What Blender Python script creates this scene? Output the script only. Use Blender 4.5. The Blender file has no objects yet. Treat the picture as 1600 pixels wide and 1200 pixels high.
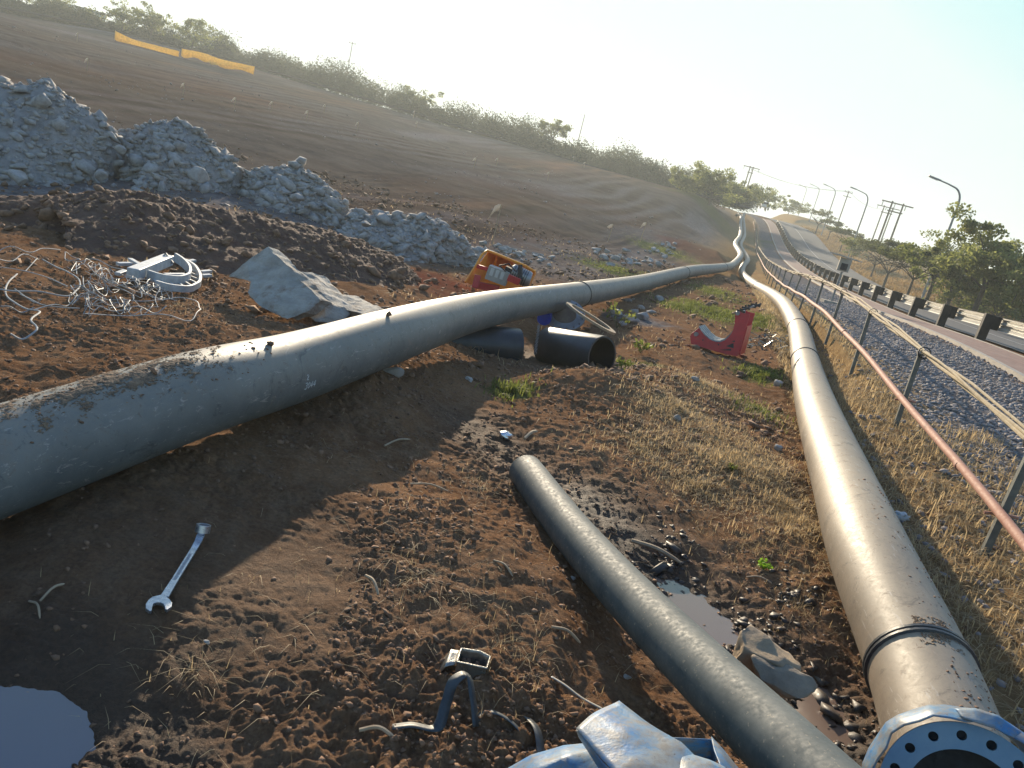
import bpy, bmesh, math, random
import numpy as np
from mathutils import Vector, Matrix, noise as mnoise
random.seed(4); RNG = np.random.default_rng(4)
R = math.radians
scene = bpy.context.scene
COL = scene.collection
# ------------------------------------------------------------------ camera
F = 1200.0; PITCH = R(15.0); ROLL = R(14.1); EYE = 1.6
FW = np.array([0, math.cos(PITCH), -math.sin(PITCH)])
U0 = np.array([0, math.sin(PITCH), math.cos(PITCH)]); R0 = np.array([1., 0, 0])
RT = math.cos(ROLL)*R0 + math.sin(ROLL)*U0
UP = math.cos(ROLL)*U0 - math.sin(ROLL)*R0
C0 = np.array([0, 0, EYE])
cam = bpy.data.cameras.new("camera"); cam.sensor_width = 36; cam.lens = 27.0
cam.clip_start = .05; cam.clip_end = 5000
camo = bpy.data.objects.new("camera", cam); COL.objects.link(camo); scene.camera = camo
M = Matrix([list(RT)+[0], list(UP)+[0], list(-FW)+[0], [0, 0, 0, 1]])
M = M.to_3x3().transposed().to_4x4(); M.translation = Vector(C0); camo.matrix_world = M
# ------------------------------------------------------------------ sky, sun, exposure
SUN_EL, SUN_AZ = R(16.0), R(-12.0)          # azimuth from +Y towards +X
w = bpy.data.worlds.new("World"); scene.world = w; w.use_nodes = True
nt = w.node_tree; bg = nt.nodes["Background"]
sky = nt.nodes.new("ShaderNodeTexSky"); sky.sky_type = 'NISHITA'; sky.sun_disc = False
sky.sun_elevation = SUN_EL; sky.sun_rotation = SUN_AZ
sky.air_density = 1.0; sky.dust_density = .4; sky.ozone_density = 4.0
cap = nt.nodes.new("ShaderNodeVectorMath"); cap.operation = 'MINIMUM'; cap.inputs[1].default_value = (2.70, 3.18, 3.22)   # sky colour clamped: no part of the sky brighter than this
nt.links.new(sky.outputs[0], cap.inputs[0]); nt.links.new(cap.outputs[0], bg.inputs[0]); bg.inputs[1].default_value = 0.15
sl = bpy.data.lights.new("sun", 'SUN'); sl.energy = 4.9; sl.angle = R(0.6); sl.color = (1, .84, .62)
so = bpy.data.objects.new("sun", sl); COL.objects.link(so)
SD = Vector((math.sin(SUN_AZ)*math.cos(SUN_EL), math.cos(SUN_AZ)*math.cos(SUN_EL), math.sin(SUN_EL)))
so.rotation_euler = SD.to_track_quat('Z', 'Y').to_euler(); so.location = (0, 0, 30)
scene.view_settings.view_transform = 'Standard'; scene.view_settings.look = 'None'
scene.view_settings.exposure = 0.95; scene.view_settings.gamma = 1
scene.render.engine = 'CYCLES'
cy = scene.cycles; cy.max_bounces = 6; cy.diffuse_bounces = 3; cy.glossy_bounces = 3
cy.transparent_max_bounces = 6; cy.volume_bounces = 0; cy.use_denoising = True
cy.use_adaptive_sampling = True; cy.adaptive_threshold = .015; cy.caustics_reflective = False; cy.caustics_refractive = False
# ------------------------------------------------------------------ maths
def ray(x, y): return FW + RT*((x-800)/F) - UP*((y-600)/F)
def atd(x, y, d): return C0 + ray(x, y)*d
def _h(ix, iy, seed):
    n = (ix.astype(np.int64)*374761393 + iy.astype(np.int64)*668265263 + seed*1442695041) & 0x7fffffff
    n = ((n ^ (n >> 13))*1274126177) & 0x7fffffff
    return (n ^ (n >> 16)) & 0x7fffffff
def pn(x, y, seed=0):                         # gradient noise, about -1..1
    x = np.asarray(x, float); y = np.asarray(y, float)
    ix = np.floor(x).astype(np.int64); iy = np.floor(y).astype(np.int64); fx = x-ix; fy = y-iy
    u = fx*fx*fx*(fx*(fx*6-15)+10); v = fy*fy*fy*(fy*(fy*6-15)+10)
    def g(dx, dy):
        a = _h(ix+dx, iy+dy, seed)*(2*math.pi/0x7fffffff)
        return np.cos(a)*(fx-dx)+np.sin(a)*(fy-dy)
    a = g(0, 0)*(1-u)+g(1, 0)*u; b = g(0, 1)*(1-u)+g(1, 1)*u
    return (a*(1-v)+b*v)*1.5
def fbm(x, y, wl, octv=4, seed=0, gain=.5):
    s = 0; a = 1; t = 0
    for i in range(octv):
        s = s+a*pn(x/wl+7.3*i, y/wl-3.1*i, seed+i); t += a; a *= gain; wl *= .5
    return s/t
def sm(a, b, x):
    t = np.clip((x-a)/(b-a), 0, 1); return t*t*(3-2*t)
# ------------------------------------------------------------------ the road corridor: s along, t across
AZ = R(14)
SK = np.array([-20, 0, 15, 30, 45, 65, 90, 120, 160, 200, 260, 400.])
ZK = np.array([-.4, 0, .4, .01, -.25, -.5, -.24, .81, 4.15, 5.6, 5.7, 1.5])
BK = np.array([.3, 0, -.47, -.74, -.96, -.97, -1.4, -1.78, -3.59, -7, -14, -40])
def cr(x, S, y):
    x = np.clip(np.asarray(x, float), S[0], S[-1])
    m = np.gradient(y, S); i = np.clip(np.searchsorted(S, x)-1, 0, len(S)-2); h = S[i+1]-S[i]; t = (x-S[i])/h
    return (2*t**3-3*t**2+1)*y[i]+(t**3-2*t**2+t)*h*m[i]+(-2*t**3+3*t**2)*y[i+1]+(t**3-t**2)*h*m[i+1]
TO = np.array([1.6, 2.23, 4.9, 6.4, 6.75, 13.7, 15.5]); ZO = np.array([-.3, -.23, .08, .10, .12, .12, .06])
def zroad(s, t): return cr(s, SK, ZK)+np.interp(t, TO, ZO)
def st2xy(s, t):
    tt = t+cr(s, SK, BK); return s*math.sin(AZ)+tt*math.cos(AZ), s*math.cos(AZ)-tt*math.sin(AZ)
def xy2st(x, y):
    s = x*math.sin(AZ)+y*math.cos(AZ); return s, x*math.cos(AZ)-y*math.sin(AZ)-cr(s, SK, BK)
# ------------------------------------------------------------------ pipe routes (pixel of the axis, metres away)
PL = [(0, 720, .4*F/172), (300, 618, .4*F/136), (450, 577, .4*F/112), (600, 529, .4*F/88), (750, 486, 8.3), (905, 460, 12.3), (1000, 443, 18),
      (1079, 424, 26), (1127, 418.5, 34), (1147, 412, 45), (1157, 400, 53), (1149, 382, 66), (1157, 366, 84), (1157, 350, 96), (1157, 337, 108), (1153, 334, 113)]
PR = [(1502, 1243, 2.50), (1450, 1080, 2.95), (1365, 880, 3.8), (1320, 760, 5.05), (1280, 650, 7.3), (1257, 560, 11.6), (1249, 520, 14.6), (1232, 485, 19), (1210, 463, 26),
      (1178, 444, 35), (1160, 428, 44), (1161, 416, 53), (1168, 406, 61), (1157, 385, 72), (1163, 367, 88), (1162, 350, 100), (1161.5, 336, 111), (1163, 334, 115)]
PLW = np.array([atd(*p) for p in PL]); PLW = np.vstack([PLW[0]-(PLW[2]-PLW[0])/np.linalg.norm(PLW[2]-PLW[0])*1.9, PLW]); PRW = np.array([atd(*p) for p in PR])
def smooth_path(P, n=8):
    P = np.asarray(P); out = []
    for i in range(len(P)-1):
        p0, p1, p2, p3 = P[max(i-1, 0)], P[i], P[i+1], P[min(i+2, len(P)-1)]
        d1 = np.linalg.norm(p2-p1)
        a = max(np.linalg.norm(p1-p0), 1e-3); c = max(np.linalg.norm(p3-p2), 1e-3)
        m1 = (p2-p1)/d1 if i == 0 else ((p2-p1)/d1*a+(p1-p0)/a*d1)/(a+d1)
        m2 = (p2-p1)/d1 if i == len(P)-2 else ((p3-p2)/c*d1+(p2-p1)/d1*c)/(c+d1)
        for k in range(n):
            t = k/n
            out.append((2*t**3-3*t*t+1)*p1+(t**3-2*t*t+t)*m1*d1+(-2*t**3+3*t*t)*p2+(t**3-t*t)*m2*d1)
    out.append(P[-1]); return np.array(out)
def dense(P):
    o = []
    for a, b in zip(P[:-1], P[1:]):
        n = max(1, int(np.linalg.norm(b-a)/.25)); o += [a+(b-a)*k/n for k in range(n)]
    return np.array(o)
_PRS = dense(smooth_path(PRW, 6)); _PRS = _PRS[np.hypot(_PRS[:, 0], _PRS[:, 1]) > 9]; _PLS = dense(smooth_path(PLW, 6)); _PLS = _PLS[np.hypot(_PLS[:, 0], _PLS[:, 1]) > 24]
# ------------------------------------------------------------------ terrain
CT = []
def c_px(x, y, z=None, d=None):
    if d is None:
        q = ray(x, y); d = (z-EYE)/q[2]
    CT.append(C0+ray(x, y)*d)
for q in [(290, 900, 0), (60, 1120, -.06), (600, 900, .0), (500, 1150, 0), (760, 830, -.03), (800, 1000, 0), (790, 680, -.12), (830, 745, -.14), (1000, 950, -.16), (1180, 1180, -.12),
          (1100, 950, -.2), (1290, 1080, -.2), (1200, 860, -.08), (1080, 700, -.03), (960, 640, -.05), (900, 600, -.1), (700, 650, -.15), (600, 700, -.05),
          (350, 690, .02), (100, 860, .02), (330, 500, -.06), (100, 580, 0), (100, 470, -.1), (450, 497, -.12), (620, 470, -.2), (300, 430, -.2), (20, 400, -.12),
          (730, 450, -.35), (835, 445, -.35), (860, 575, -.42), (760, 560, -.38), (950, 560, -.38), (890, 505, -.45), (1000, 500, -.35), (1100, 480, -.3), (1165, 555, -.22), (1080, 530, -.22),
          (1200, 520, -.25), (950, 430, -.5), (1050, 600, -.12), (1180, 640, -.15), (770, 382, -.5), (950, 380, -.6), (640, 400, -.5), (1400, 900, -.05), (1330, 640, -.1)]:
    c_px(q[0], q[1], z=q[2])
for q in [(440, 320, 15.5), (250, 285, 14.5), (30, 290, 12.5), (190, 200, 27), (600, 300, 30), (700, 330, 25), (850, 330, 40), (1000, 330, 70), (1000, 380, 42), (700, 230, 88), (400, 108, 128), (800, 225, 124),
          (1155, 326, 122), (178, 50, 118), (0, 22, 108), (300, 100, 93), (100, 100, 48), (200, 130, 47), (400, 200, 40), (600, 200, 82), (1080, 350, 70), (1120, 390, 50), (0, 130, 30),
          (950, 270, 110), (1442, 463, 58), (1325, 402, 99), (1283, 365, 140), (1263, 345, 180), (1247, 337, 220), (1560, 500, 42), (1600, 470, 75), (1480, 440, 110)]:
    c_px(q[0], q[1], d=q[2])
for P in (PRW, PLW):
    for i, p in enumerate(P):
        if P is PLW and i in (5, 6): continue
        CT.append(p-[0, 0, .235])
for s in (2, 5, 8, 12, 18, 25, 33, 42, 55, 70, 85, 100, 120, 150, 190, 260):
    for t in (2.23, 4.9, 13.7):
        x, y = st2xy(s, t); CT.append(np.array([x, y, zroad(s, t)]))
for az, r_, z in [(-60, 5, -.05), (-60, 20, -.2), (-70, 60, 1.5), (-50, 130, 6), (-45, 400, 11), (-20, 400, 10), (-5, 400, 8), (14, 420, 1), (30, 300, -2), (45, 300, -6), (60, 60, -.5), (60, 8, .3),
                  (-60, 1.2, -.02), (0, .8, 0), (60, 1.5, -.05), (-75, 300, 8), (75, 300, -4), (180, 3, 0), (180, 60, 0), (110, 30, 0), (-110, 30, 0), (130, 300, -2), (-130, 300, 2), (20, 1.2, -.05)]:
    CT.append(np.array([r_*math.sin(R(az)), r_*math.cos(R(az)), z]))
CT = np.array(CT)
def warp(x, y):
    r_ = np.hypot(x, y); a = np.arctan2(x, y); return a*2.2*np.minimum(1, r_/1.5), np.log(r_+.4)*1.2
_wx, _wy = warp(CT[:, 0], CT[:, 1]); _n = len(CT)
def _phi(d2): return np.sqrt(d2+.0025)
_A = np.zeros((_n+3, _n+3)); _A[:_n, :_n] = _phi((_wx[:, None]-_wx)**2+(_wy[:, None]-_wy)**2)-np.eye(_n)*.015
_A[:_n, _n] = 1; _A[:_n, _n+1] = _wx; _A[:_n, _n+2] = _wy; _A[_n:, :_n] = _A[:_n, _n:].T
_c = np.linalg.solve(_A, np.concatenate([CT[:, 2], [0, 0, 0]]))
def segd(x, y, A, B):
    ax, ay = A[0], A[1]; dx, dy = B[0]-ax, B[1]-ay
    t = np.clip(((x-ax)*dx+(y-ay)*dy)/(dx*dx+dy*dy), 0, 1); return np.hypot(x-ax-t*dx, y-ay-t*dy)
def Hbase(x, y):
    x = np.atleast_1d(np.asarray(x, float)); y = np.atleast_1d(np.asarray(y, float)); wx, wy = warp(x, y); z = np.empty(len(x))
    for k in range(0, len(x), 40000):
        a, b = wx[k:k+40000], wy[k:k+40000]
        z[k:k+40000] = _phi((a[:, None]-_wx)**2+(b[:, None]-_wy)**2)@_c[:_n]+_c[_n]+_c[_n+1]*a+_c[_n+2]*b
    s, t = xy2st(x, y); wgt = sm(.8, 2.15, t)*(1-sm(14, 17, t))*sm(-8, 1, s)*(1-sm(240, 300, s))
    z = z*(1-wgt)+zroad(s, t)*wgt
    d_ = np.hypot(x, y); far_ = sm(45, 90, d_)*(1-sm(2.2, 2.21, t))*sm(-9, 1.5, t); z = z*(1-far_)+np.minimum(z, zroad(s, 2.23)+np.maximum(0, 2.2-t)*.10)*far_
    near = np.where((t > -6) & (t < 2.3) & (d_ > 9) & (d_ < 125))[0]
    if len(near):
        for PP in (_PRS, _PLS):
            for q in range(0, len(near), 20000):
                k = near[q:q+20000]; dd = (x[k, None]-PP[:, 0])**2+(y[k, None]-PP[:, 1])**2; j = dd.argmin(1); dm = np.sqrt(dd[np.arange(len(k)), j]); z[k] = np.minimum(z[k], PP[j, 2]-.205+np.maximum(0, dm-.22)*(.55 if PP is _PRS else 1.2))
    for (cx, cy, sx, sy, h) in BUMPS: z = z+h*np.exp(-((x-cx)/sx)**2-((y-cy)/sy)**2)
    for (A, B, wd, h) in DITCH: z = z+h*np.exp(-(segd(x, y, A, B)/wd)**2)
    return z
BUMPS = []; DITCH = []
def at(px, py, dz=0.):                         # the point of the ground seen at a pixel
    q = ray(px, py); ds = np.exp(np.linspace(math.log(1.0), math.log(600), 420))
    P = C0+q*ds[:, None]; g = P[:, 2]-Hbase(P[:, 0], P[:, 1]); k = np.argmax(g < 0)
    if g[k] >= 0: return P[-1]
    a, b = ds[k-1], ds[k]
    for _ in range(3):
        dd = np.linspace(a, b, 9); P = C0+q*dd[:, None]; g = P[:, 2]-Hbase(P[:, 0], P[:, 1]); k = max(1, int(np.argmax(g < 0))); a, b = dd[k-1], dd[k]
    p = C0+q*b; return np.array([p[0], p[1], float(Hbase(p[0], p[1])[0])+dz])
SP0 = np.array([.27, 4.52, .0]); 
DITCH += [((.42, 4.35), (.95, 3.55), .25, -.02), ((1.0, 3.75), (1.62, 2.75), .20, -.04), ((-.2, 5.3), (.25, 4.7), .3, -.02)]
BUMPS += [(.75, 7.0, .6, .5, .16), (1.6, 8.2, .9, .8, .12), (.05, 6.2, .5, .5, -.05), (-.6, 5.0, .5, .3, .05), (2.0, 5.6, .4, .8, .08),
          (.32, 2.9, .35, .35, .05), (-.1, 3.3, .5, .4, .04), (-1.02, 1.64, .62, .34, -.075), (1.9, 4.2, .3, .5, .05), (2.6, 10.6, .8, .5, .1)]
def micro(x, y, z, dist):
    """clods and ruts: finer where the sheet is finer"""
    s, t = xy2st(x, y)
    pave = sm(4.7, 5.0, t)*(1-sm(13.6, 14.2, t))
    grav = sm(2.2, 2.8, t)*(1-sm(4.4, 4.8, t))
    rough = 1.0-.9*pave-.35*grav
    smooth_near = np.exp(-((x+1.1)/.75)**2-((y-2.45)/.7)**2)
    rough = rough*(1-.72*smooth_near)
    wet = np.exp(-(segd(x, y, (.5, 4.4), (1.7, 2.4))/.42)**2)
    o = .030*fbm(x, y, 1.1, 2, 11)
    br = sm(-.3, .25, fbm(x, y, .8, 3, 37))*.78+.22
    o = o+(.030*np.abs(pn(x/.26, y/.26, 21))+br*(.036*np.abs(pn(x/.11+3, y/.11, 22))*sm(26, 12, dist)+.026*np.abs(pn(x/.052, y/.052+9, 23))*sm(14, 6, dist)))*sm(34, 16, dist)
    o = o+br*(.017*np.abs(pn(x/.026+5, y/.026, 24)))*sm(7, 3, dist)+.012*fbm(x, y, .18, 3, 31)*sm(20, 8, dist)-.02
    o = o*(1-.55*wet)+wet*.022*fbm(x, y, .16, 3, 51)
    far = sm(12, 30, dist)*(1-pave); o = o+sm(13, 20, dist)*(1-sm(60, 90, dist))*sm(-.1, .3, fbm(s/5, t, 5, 2, 68))*(1-sm(-3, 0, t))*.03*np.sin(t*9+2.5*fbm(s, t, 5, 2, 69))
    o = o+far*(.06*fbm(x, y, 6, 3, 61)+.07*fbm(s/4, t, 1.3, 4, 63, .65)+.05*np.abs(fbm(x, y, .9, 3, 67)))*np.minimum(1, dist/40)*(1-sm(1.2, 2.4, t)*(1-sm(15, 18, t)))
    return z+o*rough
def Hfull(x, y):
    x = np.atleast_1d(np.asarray(x, float)); y = np.atleast_1d(np.asarray(y, float)); return micro(x, y, Hbase(x, y), np.hypot(x, y))
# ------------------------------------------------------------------ materials
def mat(name): 
    m = bpy.data.materials.new(name); m.use_nodes = True; return m, m.node_tree, m.node_tree.nodes["Principled BSDF"]
def N(t, kind, **kw):
    n = t.nodes.new(kind)
    for k, v in kw.items():
        if k in n.inputs: n.inputs[k].default_value = v
        else: setattr(n, k, v)
    return n
def L(t, a, b): t.links.new(a, b)
def noise(t, co, scale, detail=4, rough=.6, dist=0):
    n = N(t, "ShaderNodeTexNoise"); n.inputs['Scale'].default_value = scale; n.inputs['Detail'].default_value = detail
    n.inputs['Roughness'].default_value = rough; n.inputs['Distortion'].default_value = dist; L(t, co, n.inputs['Vector']); return n.outputs[0]
def ramp(t, fac, stops):
    n = N(t, "ShaderNodeValToRGB"); e = n.color_ramp.elements
    while len(e) < len(stops): e.new(.5)
    for i, (p, c) in enumerate(stops):
        e[i].position = p; e[i].color = (c, c, c, 1) if not hasattr(c, '__len__') else (*c, 1)
    L(t, fac, n.inputs[0]); return n.outputs[0]
def mix(t, f, a, b, mode='MIX'):
    n = N(t, "ShaderNodeMix"); n.data_type = 'RGBA'; n.blend_type = mode
    for v, i in ((f, 0), (a, 6), (b, 7)):
        if hasattr(v, 'is_linked'): L(t, v, n.inputs[i])
        elif i == 0: n.inputs[0].default_value = v
        else: n.inputs[i].default_value = (*v, 1)
    return n.outputs[2]
def mul(t, a, b, op='MULTIPLY'):
    n = N(t, "ShaderNodeMath"); n.operation = op
    for v, i in ((a, 0), (b, 1)):
        if hasattr(v, 'is_linked'): L(t, v, n.inputs[i])
        else: n.inputs[i].default_value = v
    return n.outputs[0]
def bump(t, bsdf, h, strength=.4, dist=.01):
    n = N(t, "ShaderNodeBump"); n.inputs['Strength'].default_value = strength; n.inputs['Distance'].default_value = dist
    L(t, h, n.inputs['Height']); L(t, n.outputs[0], bsdf.inputs['Normal'])
def simple(name, c1, c2=None, scale=8, rough=.6, metal=0, bs=.25, bd=.004, detail=5, spots=None, spec=.5):
    m, t, b = mat(name); tc = N(t, "ShaderNodeTexCoord"); co = tc.outputs['Object']
    n = noise(t, co, scale, detail, .65)
    c = ramp(t, n, [(.32, c1), (.68, c2 or tuple(x*.6 for x in c1))])
    if spots:
        sc, col, lo, hi = spots; n2 = noise(t, co, sc, 6, .7); c = mix(t, ramp(t, n2, [(lo, 0.), (hi, 1.)]), c, col)
    L(t, c, b.inputs['Base Color']); b.inputs['Metallic'].default_value = metal
    r2 = noise(t, co, max(scale*3, 60), 4, .6); L(t, ramp(t, r2, [(.3, max(0.05, rough-.12)), (.7, min(1., rough+.12))]), b.inputs['Roughness'])
    b.inputs['Specular IOR Level'].default_value = spec
    bump(t, b, noise(t, co, max(scale*6, 40) if bd < .005 else scale*6, 6, .7), bs, bd); return m
def make_ground():
    m, t, b = mat("soil_ground"); g = N(t, "ShaderNodeNewGeometry"); P = g.outputs['Position']
    a1 = N(t, "ShaderNodeAttribute", attribute_name="ma"); s1 = N(t, "ShaderNodeSeparateColor"); L(t, a1.outputs['Color'], s1.inputs[0])
    a2 = N(t, "ShaderNodeAttribute", attribute_name="mb"); s2 = N(t, "ShaderNodeSeparateColor"); L(t, a2.outputs['Color'], s2.inputs[0])
    n1 = noise(t, P, 1.1, 5, .6); n2 = noise(t, P, 9, 6, .7, .3); n3 = noise(t, P, 60, 4, .7)
    c = ramp(t, n1, [(.3, (.14, .072, .039)), (.5, (.235, .125, .064)), (.72, (.33, .185, .098))])
    c = mix(t, ramp(t, n2, [(.42, 0.), (.66, .75)]), c, (.30, .19, .115))
    c = mix(t, ramp(t, n3, [(.35, .45), (.6, 0.)]), c, (.05, .033, .025))
    c = mix(t, ramp(t, n3, [(.64, 0.), (.74, .7)]), c, (.38, .27, .18))
    nf = noise(t, P, .35, 6, .65); ng = noise(t, P, 3.2, 6, .75)
    grav = ramp(t, ng, [(.3, (.075, .073, .075)), (.5, (.15, .145, .145)), (.7, (.26, .25, .24))])
    c = mix(t, s1.outputs[0], c, grav)
    tan = ramp(t, nf, [(.35, (.062, .048, .037)), (.65, (.135, .108, .082))])
    c = mix(t, s2.outputs[1], c, tan)
    gr = ramp(t, n2, [(.35, (.05, .075, .02)), (.7, (.15, .17, .05))])
    c = mix(t, s1.outputs[1], c, gr)
    dry = ramp(t, n2, [(.3, (.20, .13, .065)), (.7, (.42, .30, .15))])
    c = mix(t, s2.outputs[0], c, dry)
    c = mix(t, mul(t, s1.outputs[2], .85), c, (.032, .024, .019))
    c = mix(t, mul(t, s2.outputs[2], .8), c, (.15, .055, .038))
    L(t, c, b.inputs['Base Color'])
    rr = N(t, "ShaderNodeMapRange"); L(t, s1.outputs[2], rr.inputs[0]); rr.inputs[3].default_value = .93; rr.inputs[4].default_value = .6; L(t, rr.outputs[0], b.inputs['Roughness'])
    sp = N(t, "ShaderNodeMapRange"); L(t, s1.outputs[2], sp.inputs[0]); sp.inputs[3].default_value = .0; sp.inputs[4].default_value = .25; L(t, sp.outputs[0], b.inputs['Specular IOR Level'])
    h = mix(t, .4, noise(t, P, 26, 10, .8), noise(t, P, 110, 4, .75)); bump(t, b, h, 1., .022); return m
MG = make_ground()
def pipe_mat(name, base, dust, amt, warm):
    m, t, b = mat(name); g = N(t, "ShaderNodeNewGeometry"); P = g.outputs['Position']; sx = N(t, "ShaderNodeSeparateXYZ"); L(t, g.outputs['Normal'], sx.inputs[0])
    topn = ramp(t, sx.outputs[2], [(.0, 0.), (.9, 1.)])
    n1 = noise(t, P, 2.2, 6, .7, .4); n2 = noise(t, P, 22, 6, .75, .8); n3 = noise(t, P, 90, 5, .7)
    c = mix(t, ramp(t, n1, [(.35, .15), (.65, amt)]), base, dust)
    c = mix(t, mul(t, topn, ramp(t, n2, [(.3, .25), (.7, warm)])), c, (.34, .28, .20))  # upward faces paler: broad top highlight painted in along with settled dust
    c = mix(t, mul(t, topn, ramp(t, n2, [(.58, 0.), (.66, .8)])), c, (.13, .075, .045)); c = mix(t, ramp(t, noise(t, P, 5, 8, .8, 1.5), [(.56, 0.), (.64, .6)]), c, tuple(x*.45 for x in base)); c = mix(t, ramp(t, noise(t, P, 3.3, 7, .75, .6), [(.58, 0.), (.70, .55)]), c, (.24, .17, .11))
    mp = N(t, "ShaderNodeMapping"); mp.inputs['Scale'].default_value = (9, 1.2, 9); mp.inputs['Rotation'].default_value = (0, .3, .5); L(t, P, mp.inputs[0])
    sc = noise(t, mp.outputs[0], 3.5, 4, .8, 1.2); c = mix(t, ramp(t, sc, [(.60, 0.), (.66, .55)]), c, (.42, .38, .33))
    L(t, c, b.inputs['Base Color']); L(t, ramp(t, n2, [(.3, .46), (.7, .68)]), b.inputs['Roughness'])
    b.inputs['Specular IOR Level'].default_value = .5; bump(t, b, mix(t, .35, n2, n3), .22, .004); return m
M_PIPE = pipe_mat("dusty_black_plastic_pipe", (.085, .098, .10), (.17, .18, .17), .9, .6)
M_PIPE2 = pipe_mat("sunlit_dusty_pipe", (.13, .105, .08), (.27, .21, .15), .95, .98)  # paler copy: sun and sky sheen put into the colour, plus brown dust
M_SMALL = simple("slate_plastic_pipe", (.04, .058, .062), (.095, .11, .105), 9, .68, 0, .3, .0015, spots=(55, (.26, .23, .17), .60, .70))
M_BLACK = simple("black_plastic", (.018, .022, .026), (.04, .045, .05), 6, .38)
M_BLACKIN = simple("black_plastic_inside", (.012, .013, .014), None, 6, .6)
M_STEEL = simple("spanner_steel", (.55, .58, .62), (.34, .36, .40), 40, .34, .85, .2, .001)
M_CONC = simple("old_concrete", (.46, .43, .37), (.27, .245, .205), 6, .92, 0, 1., .016, spots=(4, (.20, .13, .08), .52, .68))
M_ROCK = simple("grey_rock", (.45, .42, .38), (.24, .225, .21), 9, .92, 0, .7, .012)
M_STONE = simple("broken_stone", (.34, .30, .28), (.15, .135, .135), 12, .85, 0, .5, .005)
M_CLOD = simple("soil_clod", (.30, .17, .095), (.12, .07, .043), 14, .95, 0, .7, .006)
M_MUD = simple("dried_mud", (.30, .20, .12), (.15, .10, .065), 30, .95, 0, .8, .006)
M_HEAP = simple("grey_crushed_rock", (.40, .37, .34), (.22, .205, .19), 5, .95, 0, .9, .03, 8)
M_BERM = simple("dug_soil", (.16, .078, .045), (.075, .04, .027), 5, .97, 0, 1., .03, 8)
M_ORANGE = simple("orange_plastic", (.95, .36, .03), (.80, .24, .02), 8, .5, 0, .2, .003, spots=(9, (.4, .22, .1), .62, .75))
M_RED = simple("red_painted_steel", (.54, .02, .022), (.40, .016, .018), 8, .48, .0, .2, .002, spots=(14, (.20, .09, .06), .60, .74))
M_GREY = simple("grey_metal", (.35, .36, .37), (.22, .23, .24), 12, .4, .6)
M_DARK = simple("dark_matte", (.025, .025, .028), None, 12, .7)
M_GALV = simple("galvanised_steel", (.17, .175, .16), (.095, .10, .09), 14, .55, .35, .3, .003)
M_RUSTP = simple("red_brown_pipe", (.34, .15, .10), (.42, .22, .155), 9, .75, 0, .3, .003, spots=(6, (.12, .06, .04), .6, .7))
M_CABLE = simple("weathered_cable", (.42, .33, .20), (.26, .20, .12), 10, .75, 0, .5, .003)
M_WHITEP = simple("dull_white_plastic", (.55, .57, .58), (.36, .38, .39), 15, .5)
M_WIRE = simple("grey_wire", (.46, .46, .44), (.22, .23, .23), 12, .55, 0)
M_TIMBER = simple("black_timber", (.030, .024, .02), (.012, .010, .009), 10, .8, 0, .6, .006)
M_BEAM = simple("galvanised_beam", (.40, .39, .35), (.27, .26, .24), 5, .45, .45, .2, .003)
M_ASPH = simple("asphalt", (.062, .062, .066), (.045, .045, .05), 3, .85, 0, .5, .004)
M_LINE = simple("worn_road_paint", (.5, .48, .44), (.18, .18, .17), 6, .8)
M_KERB = simple("pale_concrete_kerb", (.42, .37, .31), (.28, .25, .21), 5, .9)
M_BARK = simple("bark", (.11, .085, .06), (.05, .04, .03), 14, .95, 0, 1., .02)
M_BONE = simple("pale_wood", (.45, .34, .22), (.3, .22, .14), 12, .85)
M_LAMP = simple("lamp_steel", (.30, .31, .31), (.2, .2, .2), 5, .5, .4)
M_WHITE = simple("white_paint", (.7, .7, .68), (.5, .5, .48), 4, .7)
M_FOIL = simple("crumpled_foil", (.8, .8, .82), (.6, .62, .66), 30, .25, .9)
def brick_mat():
    m, t, b = mat("brick_paving"); uv = N(t, "ShaderNodeUVMap"); br = N(t, "ShaderNodeTexBrick"); L(t, uv.outputs[0], br.inputs[0])
    br.inputs['Scale'].default_value = 1; br.inputs['Brick Width'].default_value = .22; br.inputs['Row Height'].default_value = .11; br.inputs['Mortar Size'].default_value = .006
    br.inputs['Color1'].default_value = (.27, .14, .105, 1); br.inputs['Color2'].default_value = (.19, .095, .075, 1); br.inputs['Mortar'].default_value = (.16, .125, .10, 1)
    n = noise(t, uv.outputs[0], 1.2, 5, .7); c = mix(t, ramp(t, n, [(.4, 0.), (.7, .5)]), br.outputs[0], (.30, .22, .17)); L(t, c, b.inputs['Base Color'])
    b.inputs['Roughness'].default_value = .85; bump(t, b, br.outputs[1], -.3, .004); return m
M_BRICK = brick_mat()
def sheet_mat():
    m, t, b = mat("blue_plastic_sheet"); tc = N(t, "ShaderNodeTexCoord"); co = tc.outputs['Object']
    n = noise(t, co, 4, 6, .7, .5); n2 = noise(t, co, 22, 6, .75)
    c = ramp(t, n, [(.32, (.03, .19, .50)), (.5, (.13, .31, .52)), (.62, (.36, .40, .41))]); c = mix(t, ramp(t, n2, [(.43, 0.), (.63, .85)]), c, (.32, .28, .23)); c = mix(t, ramp(t, noise(t, co, 60, 4, .8), [(.62, 0.), (.7, .8)]), c, (.12, .08, .055))
    L(t, c, b.inputs['Base Color']); b.inputs['Roughness'].default_value = .45
    tr = N(t, "ShaderNodeBsdfTranslucent"); L(t, c, tr.inputs[0]); mx = N(t, "ShaderNodeMixShader"); mx.inputs[0].default_value = .35
    out = t.nodes['Material Output']; L(t, b.outputs[0], mx.inputs[1]); L(t, tr.outputs[0], mx.inputs[2]); L(t, mx.outputs[0], out.inputs[0])
    bump(t, b, mix(t, .3, noise(t, co, 9, 4, .6, .8), n2), .5, .01); return m
M_SHEET = sheet_mat()
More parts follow.
